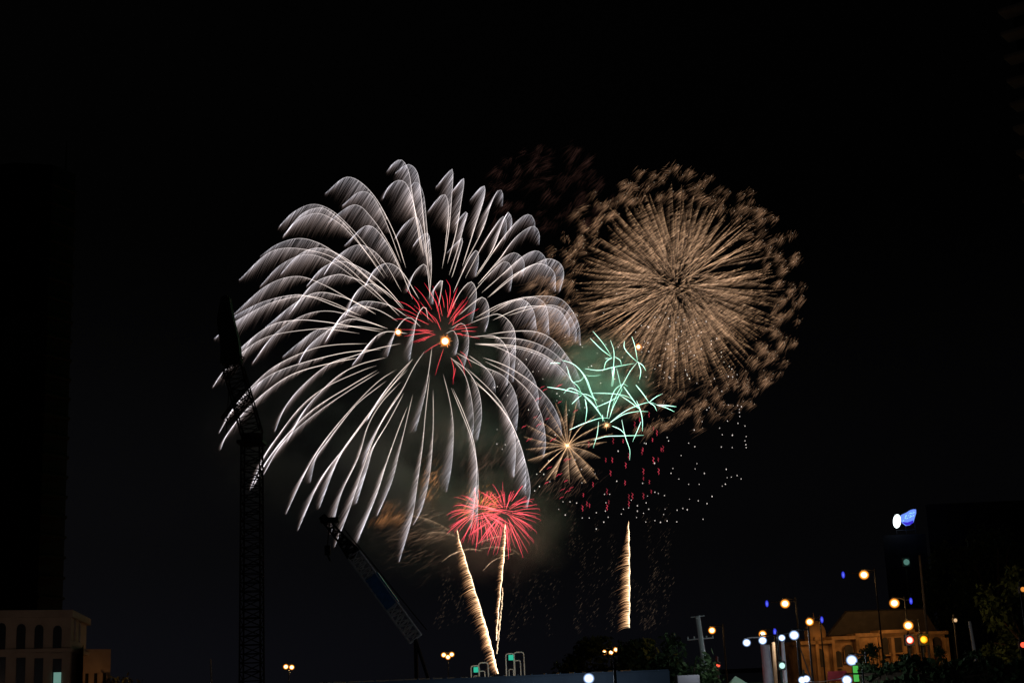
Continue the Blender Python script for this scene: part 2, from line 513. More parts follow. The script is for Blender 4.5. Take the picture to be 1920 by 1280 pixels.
# ---- long blue sheet roof at the bottom edge
def low_roof():
    d = 62.0
    a = V(600, 1275, d); b = V(1235, 1262, d)
    t = thing("low_shed", (a.x, d, 0), "long low shed with dark blue sheet roof along the bottom edge", "shed")
    ln = b.x - a.x
    m = MB(); m.box((ln / 2, 3.2, 2.2), (ln, 6, 4.4)); m.build("wall", M_darkc, t)
    m = MB(); m.box((ln / 2, 3, 4.95), (ln + .8, 6.8, .10)); 
    for k in range(int(ln / .6)): m.box((k * .6, 3, 5.02), (.05, 6.8, .05))
    m.build("roof", M_blueroof, t)
    m = MB(); m.box((ln / 2, -.5, 4.45), (ln + .8, .12, .85))
    for k in range(int(ln / .45)): m.box((k * .45, -.57, 4.45), (.06, .03, .8))
    m.box((ln / 2, -.6, 4.9), (ln + .8, .16, .05)); m.build("fascia", M_blueroof, t)
low_roof()

# ================================================================== TREES
def tree(name, px, pytop, d, crown_w, crown_h, label, group=None, leaves=2600, m=M_leaf, seed=0, leaf=.35):
    top = V(px, pytop, d); rr = random.Random(seed)
    t = thing(name, (top.x, top.y, 0), label, "tree", group)
    H = top.z; cz = H - crown_h / 2
    k = MB(); base = max(.18, H * .02)
    k.tube((0, 0, 0), (0.1, 0, H * .45), base, base * .7, 8)
    limbs = []
    for i in range(7):
        a = rr.uniform(0, 6.28); e = Vector((math.cos(a) * crown_w * .3, math.sin(a) * crown_w * .3, cz + rr.uniform(-.2, .35) * crown_h))
        k.tube((.1, 0, H * .43), e, base * .5, base * .15, 6); limbs.append(e)
    k.build("trunk", M_bark, t)
    cl = []
    for i in range(26):
        a = rr.uniform(0, 6.28); z = rr.uniform(-1, 1); q = math.sqrt(1 - z * z) * rr.uniform(.55, 1)
        cl.append((Vector((math.cos(a) * q * crown_w * .42, math.sin(a) * q * crown_w * .42, cz + z * crown_h * .4)), rr.uniform(.1, .22) * min(crown_w, crown_h)))
    n = leaves
    idx = np.array([rr.randrange(len(cl)) for _ in range(n)])
    C = np.array([c[0][:] for c in cl])[idx]; S = np.array([c[1] for c in cl])[idx]
    g = np.random.default_rng(seed + 50)
    u = g.normal(size=(n, 3)); u /= np.linalg.norm(u, axis=1, keepdims=True)
    ctr = C + u * (S * g.uniform(.3, 1.15, n))[:, None]
    ctr[:, 2] = np.minimum(ctr[:, 2], H)
    a1 = g.normal(size=(n, 3)); a1 /= np.linalg.norm(a1, axis=1, keepdims=True)
    a2 = np.cross(a1, g.normal(size=(n, 3))); a2 /= np.linalg.norm(a2, axis=1, keepdims=True)
    ls = g.uniform(.5, 1.2, n)[:, None] * leaf
    v = np.stack([ctr - a1 * ls, ctr + a2 * ls * .45, ctr + a1 * ls, ctr - a2 * ls * .45], 1).reshape(-1, 3)
    me = bpy.data.meshes.new("crown")
    me.from_pydata(v.tolist(), [], np.arange(4 * n).reshape(-1, 4).tolist()); me.materials.append(m)
    o = bpy.data.objects.new("crown", me); COL.objects.link(o); o.parent = t
    return t
tree("broadleaf_tree", 1275, 1188, 78, 4.6, 5.5, "dark green tree just behind the leaning pale pole", leaves=3000, seed=1, leaf=.22)
tree("broadleaf_tree", 1205, 1200, 120, 7, 6, "low dark tree left of the pole tree, behind the white lamp", seed=2)
tree("broadleaf_tree", 1120, 1196, 140, 9, 7, "wide dark tree beneath the golden comet on the horizon", seed=3)
tree("broadleaf_tree", 1770, 1010, 192, 11, 13, "tall dark tree rising in front of the office block", leaves=4200, seed=4)
tree("broadleaf_tree", 1850, 985, 185, 14, 17, "tallest dark tree near the right edge of the view", leaves=4200, seed=5)
tree("broadleaf_tree", 1905, 1060, 130, 9, 12, "dark tree at the right edge with an orange light in its leaves", leaves=3200, seed=6)
tree("broadleaf_tree", 236, 1262, 120, 3.4, 3.6, "small tree lit orange from below beside the cream building", leaves=900, m=M_leaf2, seed=7, leaf=.22)
tree("broadleaf_tree", 1632, 1206, 112, 2.6, 3.4, "small black shrub like tree before the ochre wall", leaves=900, seed=8, leaf=.22)
tree("broadleaf_tree", 1762, 1208, 118, 1.5, 2.6, "narrow dark tree at the right end of ochre wall", leaves=600, seed=9, leaf=.18)

# hedge masses hiding the street foot on the right
def hedge(px0, px1, pyt, d, label, seed):
    a, b = V(px0, pyt, d), V(px1, pyt, d)
    t = thing("hedge", (a.x, d, 0), label, "hedge")
    g = np.random.default_rng(seed); n = 5200; ln = b.x - a.x; H = max(a.z, b.z)
    ctr = np.stack([g.uniform(0, ln, n), g.uniform(-.8, .8, n), H * g.uniform(0, 1, n) ** .5], -1)
    ctr[:, 2] *= .94 + .06 * np.sin(ctr[:, 0] * 1.7 + seed) + .03 * np.sin(ctr[:, 0] * 5.1)
    a1 = g.normal(size=(n, 3)); a1 /= np.linalg.norm(a1, axis=1, keepdims=True)
    a2 = np.cross(a1, g.normal(size=(n, 3))); a2 /= np.linalg.norm(a2, axis=1, keepdims=True)
    ls = g.uniform(.12, .3, n)[:, None]
    v = np.stack([ctr - a1 * ls, ctr + a2 * ls * .6, ctr + a1 * ls, ctr - a2 * ls * .6], 1).reshape(-1, 3)
    me = bpy.data.meshes.new("foliage"); me.from_pydata(v.tolist(), [], np.arange(4 * n).reshape(-1, 4).tolist()); me.materials.append(M_leaf)
    o = bpy.data.objects.new("foliage", me); COL.objects.link(o); o.parent = t
    m = MB(); m.box((ln / 2, 0, H * .42), (ln, 1.1, H * .84), bev=.1); m.build("branches", M_bark, t)
hedge(1612, 2000, 1233, 84, "dark clipped hedge below the ochre building", 3)

# ================================================================== CRANES
def lattice(mb, a, b, w0, w1, n, r, up=Vector((0, 1, 0))):
    a, b = Vector(a), Vector(b); d = (b - a).normalized(); s = d.cross(up).normalized(); u = s.cross(d)
    prev = None
    for i in range(n + 1):
        f = i / n; c = a.lerp(b, f); w = (w0 * (1 - f) + w1 * f) / 2
        ring = [c + s * w + u * w, c - s * w + u * w, c - s * w - u * w, c + s * w - u * w]
        for j in range(4): mb.tube(ring[j], ring[(j + 1) % 4], r * .6, n=4)
        if prev:
            for j in range(4):
                mb.tube(prev[j], ring[j], r, n=5)
                q = (j + (1 if i % 2 else 3)) % 4
                mb.tube(prev[j], ring[q], r * .6, n=4)
        prev = ring

def tower_crane():
    d = 130.0
    base = V(472, 1300, d); top = V(445, 835, d)
    t = thing("tower_crane", (base.x, base.y, 0), "tall black lattice crane with a covered head, standing before white trails", "crane")
    o = t.location
    m = MB(); lattice(m, (0, 0, 0), Vector((0.0, 0, top.z)), 1.9, 1.7, 34, .08); m.build("mast", M_darkc, t)
    # working platforms and slewing ring between mast and head
    m = MB(); zt = top.z
    m.box((0, 0, zt + .2), (2.4, 2.4, .3)); m.tube((0, 0, zt + .3), (0, 0, zt + 1.0), 1.0, 1.0, 16); m.build("slewing_ring", M_black, t)
    h0 = V(438, 690, d); h1 = V(424, 556, d)
    x0 = h0.x - o.x; x1 = h1.x - o.x
    m = MB(); lattice(m, (0, 0, zt + 1.0), (x0, 0, h0.z), 1.75, 1.7, 8, .075); m.build("upper_mast", M_black, t)
    m = MB()
    z0, z1 = V(434, 684, d).z, V(424, 556, d).z
    prof = [(x0 - 1.15, z0), (x0 + .75, z0 + .2), (x0 + .55, z0 + 2.2), (x1 + .75, z0 + 4.4), (x1 + .35, z1), (x1 - .35, z1 - .1), (x1 - .75, z0 + 4.2), (x0 - 1.1, z0 + 1.5)]
    m.prism(prof, 1.5, Matrix.Translation((0, .75, 0)) @ Matrix.Rotation(math.radians(90), 4, 'X'))
    bmesh.ops.bevel(m.bm, geom=list(m.bm.edges), offset=.12, segments=2, affect='EDGES')
    m.build("covered_head", M_black, t)
    m = MB(); j0 = V(447, 664, d) - o; j1 = V(400, 724, d) - o
    lattice(m, (j0.x, 0, j0.z), (j1.x + 1.0, .3, j1.z + .7), 1.0, .6, 7, .06); m.build("jib", M_black, t)
    m = MB(); j0 = V(462, 738, d) - o; j1 = V(421, 788, d) - o
    lattice(m, (j0.x, .3, j0.z), (j1.x, .3, j1.z), 1.1, .8, 6, .06)
    m.build("counter_jib", M_black, t)
    m = MB(); c = V(424, 810, d) - o
    m.tube((x0 - .3, 0, z0), (c.x, 0, c.z), .045); m.tube((j0.x, .3, j0.z), (c.x + .6, .2, c.z), .04); m.tube((x0 + .6, .1, z0 + .4), (j0.x, .3, j0.z), .045)
    m.build("cable", M_black, t)
tower_crane()

def luffing_crane():
    d = 88.0
    foot = V(779, 1197, d); tip = V(664, 1040, d)
    fx = foot.x; 
    t = thing("mobile_crane", (fx + 1.2, d + .6, 0), "lattice boom crane leaning left with a blue sleeve and black hooked tip", "crane")
    o = t.location
    f = foot - o; e = tip - o
    m = MB(); lattice(m, f, e, .82, .82, 16, .06)
    m.build("boom", mat("pale_boom_paint", (.75, .77, .8), .6, noise=.1), t)
    m = MB()
    a = V(737, 1136, d) - o; b = V(697, 1080, d) - o
    q = (b - a).to_track_quat('Z', 'Y').to_matrix().to_4x4()
    M = Matrix.Translation((a + b) / 2) @ q @ Matrix.Diagonal((.9, .9, (b - a).length, 1)); bmesh.ops.create_cube(m.bm, size=1, matrix=M)
    bmesh.ops.bevel(m.bm, geom=list(m.bm.edges), offset=.05, segments=2, affect='EDGES')
    m.build("sleeve", mat("blue_boom_sleeve", (0.06, 0.25, 0.62), .5, noise=.2), t)
    m = MB(); h = V(640, 1010, d) - o; k = V(604, 968, d) - o
    lattice(m, e, h, .8, .5, 4, .07); lattice(m, h, k, .5, .35, 4, .06)
    kk = V(618, 975, d) - o; m.box(kk, (1.1, .5, .35), bev=.05); m.build("tip_head", M_black, t)
    m = MB(); w = V(614, 1022, d) - o; m.tube(kk, w, .03); m.build("hoist_rope", M_black, t)
    m = MB(); m.box(w + Vector((0, 0, -.3)), (.35, .25, .6), bev=.06); m.tube(w + Vector((0, 0, -.6)), w + Vector((.15, 0, -.95)), .06); m.build("hook_block", M_black, t)
    m = MB(); m.tube(h + Vector((.2, 0, .6)), V(800, 1180, d) - o, .03); m.build("pendant_line", M_black, t)
    m = MB(); m.box((.8, .4, 1.9), (2.6, 2.4, 1.8), bev=.15); m.build("cab", M_black, t)
    m = MB(); m.tube(f, (f.x, f.y, 2.6), .12); m.tube(f, (f.x + 1.4, f.y, 2.7), .1); m.build("mount", M_black, t)
    m = MB(); m.box((.6, .4, .5), (5, 2.8, .9), bev=.2); m.build("carrier", M_black, t)
luffing_crane()

# ================================================================== STREET LIGHTING
def lamp_post(heads, d, label, group, r=.36, power=900, blue=None, cat="street lamp", name="street_lamp", col='s'):
    """heads: lit points in photo pixels at depth d; one post carries them all"""
    pts = [V(x, y, d) for x, y in heads]
    cx = sum(p.x for p in pts) / len(pts); zt = max(p.z for p in pts)
    if len(pts) == 1: cx += .9
    t = thing(name, (cx, d, 0), label, cat, group)
    m = MB(); m.tube((0, 0, 0), (0, 0, zt + .5), .09, .05, 10); m.tube((0, 0, 0), (0, 0, .5), .24, .2, 10); m.build("post", M_black, t)
    for p in pts:
        l = p - t.location
        m = MB(); m.tube((0, 0, zt + .3), (l.x, l.y, l.z + r * 1.5), .045, n=6); m.build("arm", M_black, t)
        m = MB(); m.tube((l.x, l.y, l.z + r * 1.25), (l.x, l.y, l.z + r * 1.65), r * .7, r * .2, 14); hd = m.build("lamp_hood", M_black, t)
        m = MB(); m.ball(l, r * 1.3, 4, (1, 1, .95)); m.build("bulb", E_sodium if col == 's' else E_white, hd, True)  # ball enlarged to carry the halo painted into its glow
        point_light("lamp_light", (p.x, p.y + r * 1.3 + 1.0, p.z - r * 1.2), (1, .52, .16) if col == 's' else (.85, .92, 1), power / len(pts), t, r * .5)
    if blue:
        q = V(*blue, d); l = q - t.location
        m = MB(); m.tube((0, 0, l.z + .12), l + Vector((0, 0, .12)), .035, n=6); m.build("blue_lamp_arm", M_black, t)
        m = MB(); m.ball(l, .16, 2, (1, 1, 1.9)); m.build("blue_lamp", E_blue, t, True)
    return t
G1 = "sodium street lamps along the street"
lamp_post([(1620, 1077)], 118, "orange street lamp, highest of all, with a small blue lamp to its left", G1, .32, blue=(1581, 1077), power=120)
lamp_post([(1472, 1131)], 122, "orange street lamp with a blue lamp at its left, above the white lamps", G1, .32, blue=(1438, 1131), power=80)
lamp_post([(1518, 1165)], 123, "orange street lamp with a blue lamp close on its right, before domed turret", G1, .28, blue=(1541, 1161), power=110)
lamp_post([(1677, 1130)], 122, "orange street lamp over the ochre roof with a blue lamp on its right", G1, .34, blue=(1708, 1126), power=300)
lamp_post([(1703, 1172)], 122, "bright orange street lamp directly above the red signal light", G1, .34, power=300)
lamp_post([(1335, 1181)], 116, "lone orange street lamp just right of the leaning pale pole", G1, .24, power=90)
lamp_post([(1430, 1188)], 110, "orange street lamp just above a white lamp, blue lamp on its right", G1, .24, blue=(1453, 1184), power=60)
G2 = "floodlight masts on the far quay"
lamp_post([(536, 1249), (547, 1250)], 270, "pair of orange floodlights on one mast, left of both cranes' feet", G2, .40, 3000, cat="floodlight mast", name="floodlight_mast")
lamp_post([(832, 1227), (840, 1231), (847, 1226)], 270, "cluster of orange floodlights standing just left of the slanting comet's foot", G2, .40, 3000, cat="floodlight mast", name="floodlight_mast")
lamp_post([(1133, 1222), (1146, 1222), (1155, 1217)], 180, "row of three orange floodlights under the golden upright comet", G2, .27, 300, cat="floodlight mast", name="floodlight_mast")
G3 = "white lamps over the market street"
lamp_post([(1104, 1271)], 50, "lone bright white lamp at the bottom, beneath the three floodlights", G3, .15, 210, col='w')
lamp_post([(1400, 1204)], 90, "white lamp left of the broad pale pillar, first of the row", G3, .20, 60, col='w')
lamp_post([(1430, 1200)], 88, "white lamp on top of the broad pale pillar", G3, .20, 60, col='w')
lamp_post([(1466, 1195)], 88, "white lamp on top of the slim pale pillar", G3, .17, 60, col='w')
lamp_post([(1489, 1190)], 88, "brightest white lamp, standing right of the slim pale pillar", G3, .24, 120, col='w')
lamp_post([(1597, 1237)], 92, "big white lamp in front of the ochre wall above green panel", G3, .28, 150, col='w')
lamp_post([(1588, 1274)], 80, "white lamp at the bottom, right end of the hanging cable", G3, .22, 60, col='w')
lamp_post([(1504, 1274), (1512, 1272)], 80, "double white lamp at the bottom, left end of the hanging cable", G3, .17, 60, col='w')

def signal(px, py, d, em, label, r=.24, h=None, name="signal_light", cat="signal light"):
    p = V(px, py, d)
    t = thing(name, (p.x, d + .5, 0), label, cat)
    m = MB(); m.tube((0, 0, 0), (0, 0, p.z + .5), .08, .07); m.build("post", M_black, t)
    l = p - t.location
    m = MB(); m.box((0, -.2, l.z), (r * 2.6, .35, r * 3.0), bev=.05); h = m.build("housing", M_black, t)
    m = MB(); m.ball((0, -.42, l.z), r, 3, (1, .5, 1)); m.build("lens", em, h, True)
    point_light("lens_light", (p.x, d - .6, p.z), tuple(em["tint"]), 25 if px < 1850 else 1, t, .1)
signal(1707, 1199, 100, E_redhot, "red signal light below the lowest orange street lamp", .26)
signal(1733, 1198, 100, E_yellow, "amber signal light just right of the red one", .27)
signal(1347, 1246, 84, E_red, "small red light low between the tree and the green tent", .11)
signal(1919, 1208, 90, E_red, "small red light cut by the right edge of view", .16)
signal(1919, 1104, 84, emit("orange_lamp_glass", (1, .35, .06), .8), "small orange light among leaves at the right edge", .14, name="small_lamp", cat="lamp")
signal(1700, 1053, 170, emit("pale_green_lamp", (.12, .3, .25), .6), "faint pale green light on the office block wall", .35, name="small_lamp", cat="lamp")
signal(1792, 1162, 120, emit("cream_lamp", (.8, .5, .25), 1.0), "small cream light at the right of the ochre building", .14, name="small_lamp", cat="lamp")
signal(1467, 1247, 80, emit("pale_teal_lamp", (.55, .9, .8), 1.2), "pale teal light halfway up beside the slim pillar", .16, name="small_lamp", cat="lamp")

# pale poles and pillars
def pale_pole(x0, y0, x1, y1, d, w, label, box=None, name="utility_pole", m_=M_white, cat="pole"):
    a, b = V(x1, y1, d), V(x0, y0, d)
    k = a + (a - b) * (a.z / max(.5, (b.z - a.z)))       # down to the ground
    t = thing(name, (k.x, k.y, 0), label, cat)
    m = MB(); m.tube((0, 0, 0), b - t.location, w * 1.15, w * .8, 14); m.build("shaft", m_, t)
    if box:
        c = V(*box, d) - t.location
        m = MB(); m.box(c + Vector((0, -.15, 0)), (.55, .4, .75), bev=.05); m.build("meter_box", m_, t)
        m = MB(); q = V((x0 + x1) / 2 - 1, (y0 + y1) / 2 - 2, d) - t.location
        m.tube(q + Vector((-.75, 0, .02)), q + Vector((.75, 0, .08)), .035)
        for s in (-.7, -.35, .35, .7): m.tube(q + Vector((s, 0, 0.05)), q + Vector((s, 0, .2)), .04)
        m.build("crossarm", m_, t)
        m = MB(); q = b - t.location; m.tube(q + Vector((-.4, 0, -.05)), q + Vector((.4, 0, 0)), .03); m.build("top_arm", m_, t)
    return t
pale_pole(1308, 1154, 1321, 1247, 82, .17, "leaning pale utility pole with a grey box near its foot", (1322, 1257))
pale_pole(1434, 1208, 1442, 1290, 86, .34, "broad pale pillar under a white lamp", name="pillar", cat="pillar", m_=M_grey)
pale_pole(1467, 1202, 1474, 1290, 85, .13, "slim bright pillar under a white lamp", name="pillar", cat="pillar")
pale_pole(1450, 1203, 1456, 1290, 90, .12, "orange brown pillar between the two pale ones", name="pillar", cat="pillar", m_=M_ochre)
pale_pole(1497, 1205, 1516, 1258, 84, .04, "thin dark pole right of the brightest white lamp", name="pole", m_=M_black)
pale_pole(1724, 1040, 1743, 1235, 108, .10, "tall thin brown pole rising past the ochre roof", m_=M_ochre)
pale_pole(1818, 1164, 1824, 1200, 110, .15, "short bright pale post right of the ochre building", name="post", cat="post")
pale_pole(395, 1234, 397, 1290, 130, .10, "thin pale post far left of the tower crane", name="post", cat="post")

def tent():
    d = 78; c = V(1383, 1266, d)
    t = thing("market_tent", (c.x, d, 0), "pale green pyramid tent at the bottom, under the red light", "tent")
    m = MB(); z = c.z; w = .62 * 1.0
    vs = [m.bm.verts.new(v) for v in ((-w * 1.05, -w, z - .55), (w * 1.05, -w, z - .55), (w * 1.05, w, z - .55), (-w * 1.05, w, z - .55), (-.12, 0, z))]
    for i in range(4): m.bm.faces.new((vs[i], vs[(i + 1) % 4], vs[4]))
    m.bm.faces.new(vs[:4][::-1])
    m.build("canopy", mat("pale_green_canvas", (.45, .62, .52), .8, noise=.08), t)
    for sx in (-1, 1):
        for sy in (-1, 1):
            m = MB(); m.tube((sx * w, sy * w * .95, 0), (sx * w, sy * w * .95, z - .56), .03); m.build("leg", M_grey, t)
    point_light("tent_light", (c.x - .3, d - 2.0, z + 1.2), (.8, .95, .85), 45, t, .2)
tent()
def kiosk():
    d = 76; c = V(1288, 1273, d)
    t = thing("kiosk", (c.x, d, 0), "white flat roofed kiosk at the bottom left of the leaning pole", "kiosk")
    m = MB(); m.box((0, 0, (c.z - .25) / 2), (.9, 1.2, c.z - .25)); m.build("wall", M_grey, t)
    m = MB(); m.box((0, 0, c.z), (1.15, 1.6, .45), bev=.06); m.build("roof", M_white, t)
    point_light("kiosk_light", (c.x + .5, d - 2.2, c.z + .8), (.85, .88, 1), 22, t, .2)
kiosk()
def green_panel():
    d = 90; a = V(1605, 1262, d)
    t = thing("lit_board", (a.x, d, 0), "narrow upright board glowing green below the big white lamp", "board")
    m = MB(); m.box((0, 0, a.z), (.32, .12, .95), bev=.03); m.build("panel", E_green, t)
    m = MB(); m.tube((0, .08, 0), (0, .08, a.z - .5), .06); m.box((0, .08, a.z), (.4, .1, 1.03), bev=.02); m.build("frame", M_black, t)
green_panel()
def banner():
    d = 89; a = V(1570, 1262, d)
    t = thing("awning", (a.x, d, 0), "dull red awning in front of the ochre wall", "awning")
    m = MB(); m.prism([(-.7, -.5), (.7, -.5), (.55, .15), (-.55, .15)], .06, Matrix.Translation((0, 0, a.z)) @ Matrix.Rotation(math.radians(60), 4, 'X')); m.build("cloth", mat("red_cloth", (.45, .04, .05), .8, noise=.2), t)
    for s in (-.6, .6):
        m = MB(); m.tube((s, -.1, 0), (s, -.1, a.z - .1), .03); m.build("leg", M_black, t)
banner()
def cable():
    d = 80; p = [V(1510, 1276, d), V(1530, 1277.5, d), V(1555, 1275, d), V(1575, 1271, d), V(1588, 1270, d)]
    c = catmull([q[:] for q in p], 24); m = MB(); m.path([Vector(q) for q in c], .02)
    tag(m.build("power_cable", M_white), "thin pale cable sagging between two white lamps at the bottom", "cable")
cable()

# arched quay frames with teal panels
def arch_frame(px, pyb, s, d, label, tall):
    u = d / FPX
    b = V(px, pyb, d)
    t = thing("arched_frame", (b.x, b.y, b.z - 2.5 if b.z > 2.5 else 0), label, "frame", "arched frames on the quay")
    zb = 0; z0 = b.z - t.location.z
    def arch(x0, x1, h, r, y, name):
        m = MB(); x0 *= u; x1 *= u; h *= u; k = .25 * (x1 - x0)
        p = [Vector((x0, y, 0)), Vector((x0, y, z0 + h - k))] + [Vector((x0 + k - k * math.cos(a), y, z0 + h - k + k * math.sin(a))) for a in (.5, 1.0, 1.57)] + \
            [Vector((x1 - k + k * math.sin(a), y, z0 + h - k + k * math.cos(a))) for a in (0, .5, 1.0)] + [Vector((x1, y, z0 + h - k)), Vector((x1, y, 0))]
        m.path(p, r * u, 8); return m.build(name, M_white, t, True)
    arch(0, 16 * s, tall[0], 1.1, 0, "front_arch")
    arch(15 * s, 34 * s, tall[1], 1.2, .8, "rear_arch")
    arch(15 * s, 27 * s, tall[2], .9, .4, "inner_arch")
    arch(5 * s, 13 * s, tall[2] * .5, .7, -.3, "lower_arch")
    m = MB(); m.box((9.5 * s * u, .1, z0 + (tall[0] - 7) * u), (9 * s * u, .25, 9.5 * u), bev=.08); m.build("lit_panel", E_teal, t)
    point_light("frame_light", (b.x + 20 * u, b.y - 7, b.z + 3), (.9, .95, .85), 260, t, .4)
arch_frame(884, 1275, .92, 300, "shorter pale arched frame with a teal lit panel, left of the comets' foot", (26, 31, 16))
arch_frame(950, 1270, .98, 300, "taller pale arched frame with a teal lit panel, right of the comets' foot", (43, 45, 30))

# more warm light from a lamp hidden in the small tree's foot and on the cream wall
def low_light(px, py, d, power, label, col=(1, .42, .12)):
    p = V(px, py, d)
    t = thing("bollard_lamp", (p.x, d, 0), label, "lamp")
    m = MB(); m.tube((0, 0, 0), (0, 0, p.z), .07); m.build("post", M_black, t)
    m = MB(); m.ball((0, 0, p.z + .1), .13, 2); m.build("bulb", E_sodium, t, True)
    point_light("bulb_light", (p.x, d - .25, p.z + .15), col, power, t, .1)
low_light(238, 1288, 118.4, 30, "lamp in the foot of the orange lit small tree")
low_light(195, 1300, 94, 120, "low street lamp before the cream building, just below the view", (1, .66, .5))

# ================================================================== FIREWORKS
def hexarr(*c): return np.array(c, float)
W = np.array([-0.56, 0.83])          # drift of embers, photo pixels

def feather(sp, pts, dep, lmax, L0=0.28, peak=.72, wind=W, spine_w=.75, c_in=(1.35, 1.08, .92), c_out=(.62, .62, .68),
            f_hot=(.42, .42, .48), f_cold=(.06, .036, .026), step=.50, fw=.50, drop=.5, Dm=D0, spine_gain=1.0):
    """glowing trail: bright leading line and a comb of embers drifting off it"""
    k = np.hstack([np.asarray(pts, float), np.asarray(dep, float)[:, None]])
    seglen = np.sum(np.linalg.norm(np.diff(k[:, :2], axis=0), axis=1))
    n = max(14, int(seglen / 7))
    c = catmull(k, n)
    u = np.linspace(0, 1, n)
    pw = P(c[:, 0], c[:, 1], Dm + c[:, 2])
    ci, co = np.array(c_in), np.array(c_out)
    prof = np.clip(u / .08, .12, 1) * np.where(u > .9, np.clip((1 - u) / .1, .12, 1), 1)
    col = (ci[None] * (1 - u)[:, None] + co[None] * u[:, None]) * (spine_gain * (.55 + .45 * np.clip(u / .3, 0, 1)) * (1 - .48 * u))[:, None]
    sp.strands(pw[None], (prof * spine_w * PX * (.55 + .45 * (1 - u)))[None], col[None])
    # a second, slightly offset thin strand makes the double line of the photograph
    N = max(8, int(seglen * (1 - L0) / step))
    t = np.sort(rng.uniform(L0, 1.0, N))
    base = np.stack([np.interp(t, u, c[:, j]) for j in range(3)], -1)
    L = np.where(t < peak, np.clip((t - L0) / (peak - L0), 0, 1) ** .8, np.clip((1 - t) / (1 - peak), 0, 1) ** .75)
    L = lmax * (0.04 + L) * rng.uniform(.55, 1.12, N)
    ang = rng.normal(0, .06, N)
    wx = wind[0] * np.cos(ang) - wind[1] * np.sin(ang); wy = wind[0] * np.sin(ang) + wind[1] * np.cos(ang)
    m = 5
    s = np.linspace(0, 1, m)
    x = base[:, None, 0] + (wx * L)[:, None] * s + 0.04 * L[:, None] * s * s
    y = base[:, None, 1] + (wy * L)[:, None] * s + drop * .12 * L[:, None] * s * s
    z = base[:, None, 2] + (L * rng.uniform(-.35, .35, N))[:, None] * s * PX
    pw = P(x, y, Dm + z)
    rad = fw * PX * rng.uniform(.6, 1.3, N)[:, None] * np.array([1, .95, .8, .55, .12])[None]
    h, cd = np.array(f_hot), np.array(f_cold)
    br = (rng.uniform(.45, 1.35, N) * (.85 + .3 * np.sin(t * seglen / 9 + rng.uniform(0, 6)) * np.sin(t * seglen / 23 + rng.uniform(0, 6))))[:, None, None]
    w = np.array([1, .72, .40, .16, 0])[None, :, None]
    warm = np.clip(1 - (t - L0) / (1 - L0), 0, 1)[:, None, None] * .6
    hot = h[None, None] * (1 - warm) + np.array([.5, .36, .27])[None, None] * (h.mean() / .44) * warm
    cc = (hot * w + cd[None, None] * (1 - w) * .8) * br * np.array([1, .8, .6, .38, .15])[None, :, None]
    sp.strands(pw, rad, cc)

